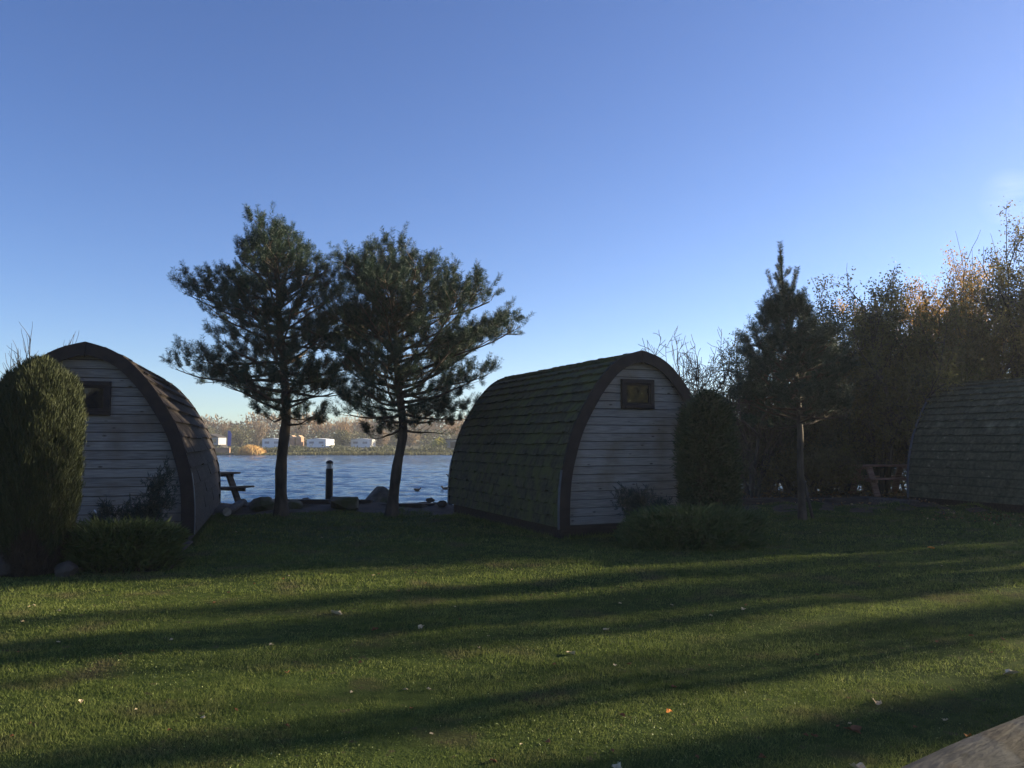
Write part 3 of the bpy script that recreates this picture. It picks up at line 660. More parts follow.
for (px, D, ty, Rw, sd_, m, lb) in ((765, 22.8, 425, 1.5, 141, 'leaf_dark', 'low dark bush between the columnar conifer and the stake'), (800, 20.6, 435, 1.3, 142, 'leaf_brown', 'knee-high brown bush right behind the stake'),
    (780, 25.2, 400, 2.2, 143, 'leaf_brown', 'brown bush far back where the lake glints through'), (828, 22.6, 400, 1.8, 144, 'leaf_olive', 'olive bush behind the dark bush left of the picnic table'), (878, 22.4, 390, 1.9, 145, 'leaf_olive', 'olive bush deep behind the picnic table bench')):
    wood(px, D, ty, Rw, sd_, m, 13000, lb, leafs=.06, name='thicket_bush', **K)
OG = 'trees of the wood right of the lawn'
protoA = broadleaf('wood_tree', 'tree of the wood to the right of the pods', (24, 22, 0), 8.2, 2.6, 51, 'leaf_olive', 9500, stems=3, leafs=.12, group=OG)
protoB = broadleaf('wood_tree', 'tree of the wood to the right of the pods', (27, 17, 0), 7.4, 2.4, 52, 'leaf_brown', 9000, stems=4, leafs=.12, group=OG)
U_ = (math.sin(R(SUN_AZ)), math.cos(R(SUN_AZ))); N_ = (-U_[1], U_[0])
def wp(s_, p_): return (U_[0] * s_ + N_[0] * p_, U_[1] * s_ + N_[1] * p_)
SHADE = [(*wp(a, b_), k, sc_) for a, b_, k, sc_ in [(27, 12.2, 0, .66), (23.5, 13.8, 1, .6), (30, 14, 0, .66), (26, 16.4, 0, .5), (33, 17.5, 1, .75), (22, 12, 1, .68), (38, 12, 0, .85), (37, 22, 1, .8)]]
first = {0: protoA, 1: protoB}; used = set()
for i, (x, y, k, s) in enumerate(SHADE):
    if k not in used: used.add(k); first[k].location = (x, y, gz(x, y)); first[k].scale = (s,) * 3; continue
    copy_thing(first[k], (x, y, gz(x, y)), i * 1.7, 'tree of the wood to the right of the pods', OG, s)
rs = random.Random(5)
slim = broadleaf('slender_shade_tree', 'slender unseen tree added to cast shade bands on the lawn', (0, 0, 0), 6.6, .55, 55, 'leaf_olive', 2600, stems=2, leafs=.085, lo=.01, spread=.5, group='slender trees added to shade the lawn')  # added out of view; slimness and spacing shape the lawn's shade bands
SL_ = []
for b_ in (2.1, 2.9, 3.3, 4.35, 4.6, 4.85, 5.95, 6.2, 6.45, 6.75, 7.45, 7.7, 7.95, 9.8, 10.0, 10.4, 10.7, 11.0, 11.3):
    SL_.append((rs.uniform(17, 32) if b_ < 9 else rs.uniform(19, 27), b_ + rs.uniform(-.08, .08)))
SL_ += [(37, 3.85), (41, 7.12), (39, 5.45), (43, 8.75), (38, 2.5), (33, 5.2), (36, 9.2)]
for i, (a, b_) in enumerate(SL_):
    x, y = wp(a, b_); sc_ = rs.uniform(.85, 1.15) * (.8 + .012 * a)
    if i == 0: slim.location = (x, y, 0); slim.scale = (.7, .7, 1); continue
    q_ = copy_thing(slim, (x, y, gz(x, y)), i * 2.1, 'slender unseen tree added to cast shade bands on the lawn', None, sc_); q_.scale = (sc_ * (.68 if b_ < 9 else 1.1),) * 2 + (sc_,)
sparse = broadleaf('thin_shade_tree', 'thinly leaved unseen tree added to dapple the lawn', (0, 0, 0), 7.4, 2.3, 57, 'leaf_brown', 2600, stems=4, leafs=.10, lo=.01, group='thinly leaved trees added to dapple the lawn')  # added out of view to break up the sunlight on the lawn
for i, (a, b_, sc_) in enumerate([(30, 4.0, .9), (33, 7.4, 1.0), (36, 5.4, 1.1), (29, 9.4, .85), (31, 2.0, .9)]):
    x, y = wp(a, b_)
    if i == 0: sparse.location = (x, y, 0); sparse.scale = (sc_,) * 3
    else: copy_thing(sparse, (x, y, gz(x, y)), i * 1.3, 'thinly leaved unseen tree added to dapple the lawn', None, sc_)
# unseen trees added behind the camera for the gable windows to reflect
tb = broadleaf('window_reflection_tree', 'autumn tree added behind the camera for window reflections', (-9, -21, 0), 8, 3.2, 61, 'leaf_brown', 11000, stems=3, leafs=.2, group='autumn trees added behind the camera for window reflections')
for x, y, k in ((-4, -19, 2), (21, -1, 4), (26, -4, 5)): copy_thing(tb, (x, y, 0), k, 'autumn tree added behind the camera for window reflections', None, 1.0)
# bare shrubs behind the left pod
for (px, D, ty, sd_) in ((12, 17.5, 322, 71), (52, 18, 330, 72)):
    bs = T_at(px, D); broadleaf('bare_shrub', 'thin bare twigs rising at the left edge above the rounded conifer' if px < 30 else 'bare twig tips showing between the rounded conifer and the pod ridge', bs, at(px, ty, D).z - bs.z, .9, sd_, None, 0, stems=3, spread=.4, group='bare shrubs behind the left pod', cat='shrub')

# ------------------------------------------------------------------ conifers and junipers
def spray_shrub(name, label, base, env, H, m, n_cl, per, ln, wd, seed, up=1.0, core=.72, rnd_sq=(1, 1), depth=.25, brown_below=None, group=None, fan=.35, cat='shrub', z_lo=0.0):
    """env(z/H)->radius; clumps of sprays over the envelope"""
    rg = np.random.default_rng(seed); t = thing(name, label, cat, base, rg.random() * 0, group)
    zs = np.linspace(0, 1, 40); rs = np.array([env(z) for z in zs]); wts = rs + .25 * rs.max() * (zs > .8) + .02
    zf = rg.choice(zs, n_cl, p=wts / wts.sum()) + rg.uniform(-.0125, .0125, n_cl); zf = np.clip(zf, z_lo, 1); az = rg.random(n_cl) * 2 * math.pi
    rad = np.array([env(z) for z in zf]) * (1 - depth * rg.random(n_cl) ** 2) * (1 + .07 * np.sin(az * 3 + zf * 7 + seed) + .05 * np.sin(az * 7 - zf * 15) + .04 * np.sin(az * 13 + zf * 31))
    flat = zf > .93
    rad = np.where(flat, rad * np.sqrt(rg.random(n_cl)), rad)
    C = np.stack([rad * np.cos(az) * rnd_sq[0], rad * np.sin(az) * rnd_sq[1], zf * H], 1)
    outd = np.stack([np.cos(az), np.sin(az), np.zeros(n_cl)], 1)
    Dc = unit(outd + np.array([0, 0, up]) + rg.normal(0, .2, (n_cl, 3)))
    P = C[:, None] + rg.normal(0, ln * .28, (n_cl, per, 3)) - Dc[:, None] * ln * .5
    D = unit(Dc[:, None] + rg.normal(0, fan, (n_cl, per, 3)))
    tone = np.repeat(rg.beta(2, 2.6, n_cl)[:, None], per, 1) * .75 + .25 * rg.random((n_cl, per))
    P = P.reshape(-1, 3); P[:, 2] = np.maximum(P[:, 2], .01); D = D.reshape(-1, 3); tone = tone.ravel(); n = len(P)
    if brown_below:
        k = P[:, 2] > brown_below * H * (1 + .35 * np.sin(np.arctan2(P[:, 1], P[:, 0]) * 4)) + rg.normal(0, .05, n)
    else: k = np.ones(n, bool)
    blades('crown', P[k], D[k], ln * rg.uniform(.6, 1.3, k.sum()), wd, m, t, rnd=tone[k])
    if brown_below and (~k).sum(): 
        kk = ~k & (rg.random(n) < .6)
        blades('dead_lower_twigs', P[kk], D[kk], ln * rg.uniform(.6, 1.3, kk.sum()), wd, M['deadwood'], t, rnd=tone[kk])
    # stems and a ragged dark inner mass of twigs
    br = []
    for i in range(14):
        a = rg.random() * 6.28; f = rg.uniform(.5, .95); e = env(f) * .7
        br.append(([(.06 * math.cos(a), .06 * math.sin(a), -.03), (e * .6 * math.cos(a) * rnd_sq[0], e * .6 * math.sin(a) * rnd_sq[1], f * H * .5), (e * math.cos(a) * rnd_sq[0], e * math.sin(a) * rnd_sq[1], f * H)], [.03, .02, .008]))
    mb = MB()
    for pts, rad_ in br: mb.tube(pts, rad_, 5, caps=False)
    nv = 16; nzz = 10; vs = []; rr_ = random.Random(seed)
    for j in range(nzz + 1):
        z = .04 + .9 * j / nzz
        for i in range(nv):
            a = 2 * math.pi * i / nv; r_ = env(z) * core * rr_.uniform(.85, 1.1) * (.35 if j in (nzz,) else 1); vs.append((r_ * math.cos(a) * rnd_sq[0], r_ * math.sin(a) * rnd_sq[1], z * H * .97))
    fs = [(j * nv + i, j * nv + (i + 1) % nv, (j + 1) * nv + (i + 1) % nv, (j + 1) * nv + i) for j in range(nzz) for i in range(nv)] + [tuple(nzz * nv + i for i in range(nv))]
    mb.add(vs, fs)
    mb.build('trunk', M['deadwood'], t)
    return t
def ev(tab):
    zs = [a[0] for a in tab]; r = [a[1] for a in tab]; return lambda z: float(np.interp(z, zs, r))
p = at(31, 578, 9.15); p.z = 0
spray_shrub('rounded_conifer', 'tall rounded conifer column at the left edge in front of the pod', p, ev([(0, .24), (.12, .31), (.3, .41), (.5, .45), (.7, .45), (.82, .42), (.9, .35), (.96, .25), (1, .10)]), 2.42, M['conifer'], 15000, 9, .07, .007, 81, up=3.2, brown_below=.16, fan=.2, group=None, depth=.13, cat='conifer')
p = at(709, 535, 12.35); p.z = 0
spray_shrub('columnar_conifer', 'dark green columnar conifer at the right corner of the middle pod', p, ev([(0, .40), (.1, .43), (.3, .43), (.6, .42), (.8, .39), (.9, .34), (.96, .25), (1, .10)]), 2.2, M['yew'], 2600, 12, .12, .022, 82, up=.7, fan=.5, group=None, cat='conifer', depth=.3)
p = at(117, 575, 9.6); p.z = 0
spray_shrub('low_juniper', 'low bright green juniper hedge beside the rounded conifer', p, ev([(0, .9), (.3, 1.0), (.7, 1.0), (.9, .93), (1, .75)]), .50, M['juniper'], 1700, 12, .12, .019, 83, up=.8, rnd_sq=(.68, .46), core=.8, fan=.4, brown_below=.0001)
p = at(693, 545, 11.55); p.z = 0
spray_shrub('low_juniper', 'low dark green juniper mound in front of the columnar conifer', p, ev([(0, .85), (.3, 1.0), (.7, .97), (.9, .8), (1, .6)]), .50, M['juniper_dark'], 1700, 12, .13, .021, 84, up=.7, rnd_sq=(.98, .55), core=.8, fan=.4)
p = at(72, 572, 9.7); p.z = 0

def spreading_juniper(label, base, arms, m, seed):
    rg = np.random.default_rng(seed); t = thing('spreading_juniper', label, 'shrub', base); br = []; P = []; D = []
    for (dx, dy, dz) in arms:
        e = np.array([dx, dy, dz]); pts = [np.zeros(3), e * [.45, .45, .35], e * [.8, .8, .75], e]; br.append(([tuple(q) for q in pts], [.02, .014, .009, .004]))
        pts = np.array(pts)
        for k in range(70):
            f = rg.uniform(.3, 1) ** .8 * 3; i = min(int(f), 2); q = pts[i] + (pts[i + 1] - pts[i]) * (f - i); bd = unit(pts[i + 1] - pts[i])
            d = unit(bd + rg.normal(0, .45, 3)); q = q + rg.normal(0, .05, 3)
            for j in range(12): P.append(q + d * .1 * rg.random()); D.append(unit(d + rg.normal(0, .5, 3)))
    P = np.array(P); D = np.array(D); k = P[:, 2] > .02
    blades('crown', P[k], D[k], rg.uniform(.04, .09, k.sum()), .012, m, t); branches_mesh('trunk', br, M['bark'], t, 5)
p = at(128, 560, 10.45); p.z = 0
spreading_juniper('blue-grey juniper with one raised arm against the left pod wall', p, [(-.45, .1, .45), (-.3, 0, .62), (.1, 0, .68), (.32, .0, .95), (.42, .05, 1.08), (.5, 0, .8), (.15, .1, .5), (-.1, .1, .55), (.3, 0, .6), (-.55, 0, .35)], M['juniper_blue'], 91)
p = at(645, 548, 11.9); p.z = 0
spreading_juniper('small blue-grey juniper against the middle pod wall', p, [(-.2, 0, .62), (-.33, 0, .72), (0, 0, .72), (.15, 0, .62), (.28, 0, .55), (-.1, .1, .66), (-.05, 0, .5)], M['juniper_blue'], 92)

# ------------------------------------------------------------------ stones, logs, edging
def rock(name, label, loc, size, m, seed, flat=0, group=None, cat='rock', pts=38):
    import bmesh
    rg = random.Random(seed); bm = bmesh.new()
    for i in range(pts):
        v = Vector((rg.gauss(0, 1), rg.gauss(0, 1), rg.gauss(0, 1))).normalized()
        k = 1 if not flat else 1
        v = Vector((max(-.75, min(.75, v.x)) if flat else v.x, max(-.75, min(.75, v.y)) if flat else v.y, max(-.5, min(.55, v.z)) if flat else v.z))
        bm.verts.new((v.x * size[0] / 2, v.y * size[1] / 2, v.z * size[2] / 2))
    bmesh.ops.convex_hull(bm, input=bm.verts)
    bmesh.ops.delete(bm, geom=[v for v in bm.verts if not v.link_faces], context='VERTS')
    me = bpy.data.meshes.new(name); bm.to_mesh(me); bm.free(); me.materials.append(m)
    o = bpy.data.objects.new(name, me); col.objects.link(o); o.location = loc
    bv = o.modifiers.new('bevel', 'BEVEL'); bv.width = min(size) * .05; bv.segments = 2
    return tag(o, label, cat, group)
RG = 'stones along the lake bank'
def R_at(px, py, D, dz=0): q = at(px, py, D); return Vector((q.x, D, gz(q.x, D) + dz))
# pointed boulder beside the leaning pine
mb = MB(); mb.add([(-.50, -.1, -.1), (-.1, -.36, -.1), (.42, -.25, -.1), (.45, .25, -.1), (-.2, .35, -.1), (-.36, -.05, .16), (-.05, -.2, .3), (.3, -.14, .28), (.33, .15, .22), (-.12, .1, .45), (.06, -.02, .46), (-.26, .18, .24)],
 [(4, 3, 2, 1, 0), (0, 1, 6, 5), (1, 2, 7, 6), (2, 3, 8, 7), (3, 4, 11, 8), (4, 0, 5, 11), (5, 6, 9), (6, 10, 9), (6, 7, 10), (7, 8, 10), (8, 9, 10), (8, 11, 9), (11, 5, 9)])
o = mb.build('boulder', M['stone'], bevel=.03); o.location = R_at(381, 500, 18.7, 0); tag(o, 'pointed grey boulder at the water edge left of the leaning pine', 'rock', RG)
rock('rock', 'squat pale block of stone in front of the pointed boulder', R_at(344, 512, 17.2, .10), (.78, .5, .50), M['stone_moss'], 8, 1, RG)
rock('rock', 'rounded mossy rock left of the first pine trunk', R_at(263, 508, 17.3, .12), (.62, .5, .42), M['stone_moss'], 12, 0, RG)
rock('rock', 'low mossy rock touching the right of the first pine trunk', R_at(294, 510, 17.4, .07), (.42, .4, .3), M['stone_moss'], 14, 0, RG)
rock('rock', 'grey rock at the foot of the rounded conifer', R_at(6, 566, 9.0, .10), (.34, .3, .34), M['stone_dark'], 15, 0, RG)
rock('rock', 'low brown rock between the rounded conifer and the juniper hedge', R_at(66, 577, 9.0, .06), (.26, .22, .22), M['stone_dark'], 16, 0, RG)
lab = 'small dark stone lying on the strip of soil at the lake bank'
rg = random.Random(4)
for i in range(46):
    px = rg.uniform(232, 452); D = rg.uniform(17.2, 19.3); s = rg.uniform(.08, .26)
    rock('bank_stone', lab, R_at(px, 500, D, s * .12), (s, s * rg.uniform(.7, 1), s * rg.uniform(.4, .75)), M['stone_dark'] if i % 5 else M['stone'], 100 + i, 0, 'small stones scattered on the bank', pts=16)
def log(name, label, a, bb, r, m, endm, seed, cat='log', group=None):
    rg = np.random.default_rng(seed); a = Vector(a); bb = Vector(bb); t = thing(name, label, cat, a, math.atan2((bb - a).y, (bb - a).x), group); d = Vector(((bb - a).xy.length, 0, (bb - a).z)); n = max(4, int(d.length / .12)); mb = MB(); sides = 28
    u = d.normalized(); s = u.cross(Vector((0, 0, 1))).normalized(); v = s.cross(u); vs = []; prof = 1 + .025 * np.sin(np.arange(sides) * 2 * math.pi / sides * 3 + 1) + rg.normal(0, .012, sides)
    for i in range(n + 1):
        c = d * (i / n) + s * .012 * math.sin(i * .4); k = 1 + .03 * math.sin(i * .33 + seed) + rg.normal(0, .006)
        for j in range(sides):
            th = 2 * math.pi * j / sides; rr_ = r * k * prof[j] * (1 + rg.normal(0, .006)); vs.append(c + s * math.cos(th) * rr_ + v * math.sin(th) * rr_)
    mb.add(vs, [(i * sides + j, i * sides + (j + 1) % sides, (i + 1) * sides + (j + 1) % sides, (i + 1) * sides + j) for i in range(n) for j in range(sides)])
    mb.build('bark', m, t, smooth=True)
    for c, sg in ((Vector((0, 0, 0)), -1), (d, 1)):
        mb = MB(); vs = [c + u * sg * .003 + s * math.cos(2 * math.pi * j / sides) * r * .97 + v * math.sin(2 * math.pi * j / sides) * r * .97 for j in range(sides)]
        mb.add(vs, [tuple(range(sides))]); mb.build('cut_end', endm, t)
    return t
log('edging_log', 'weathered grey log edging the lawn in the bottom right corner', (1.66 - .9, 3.30 - .63, .092), (4.9, 5.57, .095), .125, M['log'], M['log_end'], 1)
qa = R_at(227, 516, 15.9, .12); qb = R_at(243, 505, 17.9, .12)
log('short_log', 'short pale log lying by the back corner of the left pod', qa, qb, .085, M['log'], M['log_end'], 2)
def beam(label, pa, Da, pb, Db, h, wd, m=None, z=0, cat='timber edging', group='dark timbers edging the lawn'):
    a = R_at(pa, 500, Da); c = R_at(pb, 500, Db); z0 = max(gz(a.x, a.y), gz(c.x, c.y), 0); mb = MB()
    L_ = (c - a).length; nb = max(1, round(L_ / 2.4))
    for i in range(nb):
        q0 = a.lerp(c, i / nb + .002); q1 = a.lerp(c, (i + 1) / nb - .002); q0.z = q1.z = z0 + h / 2 - .03 + z; mb.bar(q0, q1, wd, h, i * .37 % 1)
    o = mb.build('timber_edging', m or M['sleeper'], bevel=.012); return tag(o, label, cat, group)
beam('dark timber edging behind the young pine', 742, 18.4, 868, 18.7, .17, .14)
beam('long dark timber lying between the stones and the water left of the middle pod', 352, 17.9, 452, 18.2, .10, .2)
beam('dark timber lying between the two pine trunks', 286, 18.1, 372, 18.0, .10, .2)
beam('pale greenish timber deck edge at the back corner of the right pod', 858, 19.2, 912, 17.9, .16, .5, M['table_wood_dark'])
# leaning board at the corner of the left pod
mb = MB(); mb.bar((0, 0, .02), (.10, .22, .16), .10, .025); o = mb.build('loose_board', M['table_wood_dark'], bevel=.003); o.location = R_at(176, 552, 10.85); tag(o, 'loose brown board leaning against the corner of the left pod', 'board')
# pale hoop by the left pod wall
mb = MB(); mb.tube([(.0, 0, .62 - .62 * math.cos(a) * .5 - .31) if 0 else (.17 * math.sin(a), 0, .45 - .2 * math.cos(a)) for a in np.linspace(.3, 2.4, 16)], [.008] * 16, 6); mb.tube([(-.02, 0, .3), (.16, 0, .24)], [.012, .012], 6); mb.tube([(.12, 0, .3), (.10, 0, 0)], [.008, .008], 6)
o = mb.build('wire_hoop', M['hoop'], smooth=True); o.location = R_at(84, 552, 10.7); tag(o, 'pale bent wire hoop against the left pod wall beside the rounded conifer', 'wire hoop')

# ------------------------------------------------------------------ picnic tables
def picnic(label, loc, rz, m, group='picnic tables'):
    t = thing('picnic_table', label, 'picnic table', loc, rz, group); L_ = 1.6
    mb = MB()
    for i in range(5): mb.box((0, -.28 + i * .14, .74), (L_, .13, .04), i * .21 % 1)
    mb.build('tabletop', m, t, bevel=.005)
    for s in (1, -1):
        mb = MB()
        for k in range(2): mb.box((0, s * (.60 + k * .13), .44), (L_, .12, .04), k * .4)
        mb.build('bench', m, t, bevel=.005)
    for s in (1, -1):
        x = s * (L_ / 2 - .25)
        for q in (1, -1):
            mb = MB(); mb.bar((x, q * .62, 0.0), (x, q * .24, .72), .15, .06); mb.build('leg', m, t, bevel=.004)
        mb = MB(); mb.box((x + s * .047, 0, .385), (.045, 1.42, .09)); mb.box((x + s * .047, 0, .69), (.045, .66, .07)); mb.build('cross_beam', m, t, bevel=.004)
    return t
picnic('dark picnic table by the lake half hidden behind the left pod', R_at(201, 500, 18.0), R(62), M['sleeper'])
picnic('reddish brown picnic table on the deck beside the right pod', R_at(886, 500, 20.4, .03), R(4), M['table_wood'])

# ------------------------------------------------------------------ lamp bollard
q = R_at(329, 500, 19.0); t = thing('lamp_bollard', 'black lamp post with a domed cap standing at the water edge between the pines', 'bollard light', q)
mb = MB(); mb.tube([(0, 0, -.1), (0, 0, .0), (0, 0, .80), (0, 0, .815)], [.088, .088, .084, .07], 20); mb.build('post', M['black_post'], t, smooth=False)
mb = MB(); mb.tube([(0, 0, .812), (0, 0, .93)], [.055, .055], 16); mb.build('lamp_glass', M['lamp_glass'], t)
mb = MB()
for i in range(4): a = i * math.pi / 2 + .4; mb.tube([(.066 * math.cos(a), .066 * math.sin(a), .80), (.066 * math.cos(a), .066 * math.sin(a), .94)], [.006] * 2, 5)
mb.build('lamp_guard', M['black_post'], t)
mb = MB(); mb.tube([(0, 0, .93 + .0), (0, 0, .945), (0, 0, .975), (0, 0, 1.0), (0, 0, 1.012)], [.088, .09, .075, .045, .01], 20); mb.build('cap', M['black_post'], t, smooth=True)

# ------------------------------------------------------------------ ducks
def duck(label, px, py, s=1.0, rz=0):
    D = (EYE - WATER) * F / (py - 441); q = at(px, py, D); t = thing('duck', label, 'duck', (q.x, D, WATER), rz, 'dark ducks on the lake')
    mb = MB()
    prof = [(-.26, .01, .10), (-.20, .05, .08), (-.12, .085, .06), (0, .105, .045), (.10, .095, .05), (.17, .06, .07), (.20, .045, .10), (.22, .038, .125), (.235, .05, .15), (.255, .05, .165), (.285, .03, .155), (.31, .014, .145), (.335, .01, .14)]
    mb.tube([(x * s, 0, z * s) for x, r_, z in prof], [r_ * s for x, r_, z in prof], 12); mb.build('body', M['duck'], t, smooth=True)
duck('dark duck on the water right of the leaning pine trunk', 417, 490, .55, 0)
duck('dark duck close to the middle pod, the nearer of two', 447, 489.5, .8, math.pi)
duck('dark duck near the middle pod, farther out than the other', 450, 476, .7, math.pi)

# ------------------------------------------------------------------ far shore
def F_at(px, D, py=None): q = at(px, 441, D); return Vector((q.x, D, gz(q.x, D)))
def caravan(label, px0, px1, D, topy, boty, rz):
    q = F_at((px0 + px1) / 2, D); zt = at(px0, topy, D).z; zb = at(px0, boty, D).z; w_ = (px1 - px0) * D / F
    t = thing('static_caravan', label, 'static caravan', (q.x, D, q.z), rz, 'white static caravans on the far shore'); W2 = w_ * .95; Ld = w_ * .9; h = zt - zb; z0 = zb - q.z
    mb = MB(); mb.box((0, 0, z0 + h * .42), (W2, Ld, h * .84)); wl = mb.build('wall', M['white_wall'], t)
    mb = MB(); zz = z0 + h * .84; mb.add([(-W2 / 2 - .1, -Ld / 2 - .1, zz), (W2 / 2 + .1, -Ld / 2 - .1, zz), (W2 / 2 + .1, Ld / 2 + .1, zz), (-W2 / 2 - .1, Ld / 2 + .1, zz), (0, -Ld / 2 - .1, zz + h * .10), (0, Ld / 2 + .1, zz + h * .10)], [(0, 1, 4), (3, 5, 2), (0, 4, 5, 3), (1, 2, 5, 4), (0, 3, 2, 1)]); mb.build('roof', M['white_wall'], t)
    for s in (-.25, .25):
        mb = MB(); mb.box((s * W2, -Ld / 2 - .02, z0 + h * .50), (W2 * .24, .05, h * .22)); mb.build('window', M['grey_roof'], t)
    mb = MB(); mb.box((0, -.5, z0 / 2 - .1), (W2 * 1.35, Ld * 1.2, z0 + .2)); mb.build('skirting', M['dark_skirt'], t)
caravan('white caravan seen beside the trunk of the left pine', 266, 288, 146, 437.5, 447.5, R(-14))
caravan('white caravan directly above the black lamp post', 310, 331.5, 146, 437.8, 447.3, R(-12))
caravan('white caravan between the lamp post and the leaning pine', 353, 373.5, 146, 438, 447.3, R(-8))
# lodge at the left end of the gap
q = F_at(213, 146); t = thing('lakeside_lodge', 'pale lodge on the far shore just right of the left pod', 'lodge', q, 0)
mb = MB(); mb.box((0, 0, 1.15), (3.4, 4, 1.3)); mb.build('wall', M['grey_roof'], t)
mb = MB(); mb.add([(-1.9, -2.2, 1.8), (1.9, -2.2, 1.8), (1.9, 2.2, 1.8), (-1.9, 2.2, 1.8), (0, -2.2, 2.5), (0, 2.2, 2.5)], [(0, 1, 4), (3, 5, 2), (0, 4, 5, 3), (1, 2, 5, 4), (0, 3, 2, 1)]); mb.build('roof', M['dark_skirt'], t)
mb = MB(); mb.box((.6, -2.03, 1.2), (1.4, .06, .6)); mb.build('window', M['glass'], t)
mb = MB(); mb.box((0, 0, .2), (4.4, 4.6, .6)); mb.build('deck', M['dark_skirt'], t)
q = F_at(221, 114.5); mb = MB(); mb.box((0, 0, .25), (2.6, .4, 1.0)); o = mb.build('brick_wall', M['brick']); o.location = q; tag(o, 'low red brown brick wall at the far waterline below the blue flag', 'wall')
q = F_at(227.5, 132); t = thing('flag_banner', 'tall blue feather flag on the far shore', 'flag', q)
mb = MB(); mb.tube([(0, 0, 0), (0, 0, 3.1)], [.04, .03], 6); mb.build('pole', M['grey_roof'], t)
mb = MB(); mb.add([(.05, 0, .5), (.55, .05, .6), (.62, -.05, 2.6), (.4, 0, 3.05), (.05, 0, 3.15), (.05, .03, .5), (.55, .08, .6), (.62, -.02, 2.6), (.4, .03, 3.05), (.05, .03, 3.15)], [(0, 1, 2, 3, 4), (9, 8, 7, 6, 5), (0, 5, 6, 1), (1, 6, 7, 2), (2, 7, 8, 3), (3, 8, 9, 4), (4, 9, 5, 0)]); mb.build('banner', M['blue_flag'], t)
# small timber hut frames between the first two caravans
for (px, lb) in ((293, 'left'), (300, 'right')):
    q = F_at(px, 147); t = thing('timber_hut', 'small brown timber hut on the far shore, %s one of the pair between the caravans' % lb, 'hut', q, R(-10), 'timber huts on the far shore')
    mb = MB(); mb.box((0, 0, .9), (1.0, 1.2, 1.7)); mb.build('wall', M['brick'], t)
    mb = MB(); mb.add([(-.6, -.7, 1.75), (.6, -.7, 1.75), (.6, .7, 1.75), (-.6, .7, 1.75), (0, -.7, 2.2), (0, .7, 2.2)], [(0, 1, 4), (3, 5, 2), (0, 4, 5, 3), (1, 2, 5, 4), (0, 3, 2, 1)]); mb.build('roof', M['timber_pale'], t)
# jetty and shed at the right end
q = F_at(455, 128); t = thing('boat_shed', 'grey low shed on the far shore beside the middle pod', 'shed', q)
mb = MB(); mb.box((0, 0, 1.0), (6, 3, 1.4)); mb.build('wall', M['grey_roof'], t); mb = MB(); mb.box((0, -.1, 1.8), (6.6, 3.6, .2)); mb.build('roof', M['dark_skirt'], t)
mb = MB(); mb.box((0, -1.53, .9), (1.2, .05, 1.0)); mb.build('door', M['dark_skirt'], t)

def far_tree(label, px, D, topy, wpx, m, seed, bare=False, group='trees on the far shore', n=1500, lo=.12, leaf=.3, name='far_tree'):
    base = F_at(px, D); H = at(px, topy, D).z - base.z; Rw = wpx / 2 * D / F; rg = np.random.default_rng(seed)
    t = thing(name, label, 'tree', base, 0, group); br = []; tips = []
    for s in range(16):
        a = rg.random() * 6.28; f = rg.uniform(.25, 1); e = np.array([Rw * f * math.cos(a), Rw * f * math.sin(a), H * rg.uniform(.6, 1.0) * (1 - .25 * f * f)]); m_ = e * [.3, .3, .5]
        br.append(([(0, 0, -.2), tuple(m_), tuple(e)], [.12, .08, .03])); tips += [e, (e + m_) / 2 + rg.normal(0, .3, 3), m_]
    tips = np.array(tips)
    k = rg.integers(0, len(tips), n); P = tips[k] + rg.normal(0, 1, (n, 3)) * [Rw * .22, Rw * .22, H * .1]
    rad = np.hypot(P[:, 0], P[:, 1]) / Rw; zz = P[:, 2] / H; kk = (zz > lo) & (rad < 1.12) & (zz < 1.04 - .35 * rad ** 2); P = P[kk]
    D_ = rg.normal(size=(len(P), 3)) + np.array([0, 0, 1.2 if bare else 0]); ln = leaf * (2.2 if bare else 1)
    blades('crown', P, D_, ln * rg.uniform(.6, 1.3, len(P)), leaf * (.25 if bare else .6), M[m], t); branches_mesh('trunk', br, M['bark'], t, 5)
    return t
FT = [(240, 152, 424, 30, 'far_olive', 0, 'broad olive willow right of the blue flag'), (258, 158, 420, 26, 'far_brown', 1, 'bare brown tree behind the golden reeds'),
      (228, 165, 421, 26, 'far_brown', 1, 'bare brown tree behind the blue flag'), (300, 172, 417, 34, 'far_brown', 1, 'bare brown tree behind the timber huts'),
      (322, 170, 419, 26, 'far_orange', 1, 'orange-brown tree behind the caravan above the lamp post'), (342, 143, 429, 17, 'far_olive', 0, 'rounded willow between the second and third caravans'),
      (343, 170, 415, 26, 'far_orange', 1, 'tall orange tree behind the rounded willow'), (383, 145, 432, 18, 'far_brown', 1, 'brown bush left of the leaning pine trunk on the far shore'),
      (410, 150, 430, 22, 'far_brown', 1, 'brown bush right of the leaning pine trunk on the far shore'), (438, 126, 438.0, 17, 'far_yellow', 0, 'bright yellow bush on the far bank near the middle pod'),
      (425, 172, 422, 34, 'far_brown', 1, 'bare tree behind the bright yellow bush'), (457, 172, 420, 34, 'far_orange', 1, 'orange-brown tree right of the bright yellow bush'),
      (205, 160, 425, 24, 'far_olive', 0, 'olive tree behind the pale lodge'), (365, 174, 421, 30, 'far_brown', 1, 'bare brown tree behind the third caravan'), (395, 174, 424, 30, 'far_olive', 1, 'dull olive tree behind the leaning pine trunk')]
for i, (px, D, ty, wp, m, bare, lb) in enumerate(FT): far_tree(lb, px, D, ty, wp, m, 200 + i, bool(bare))
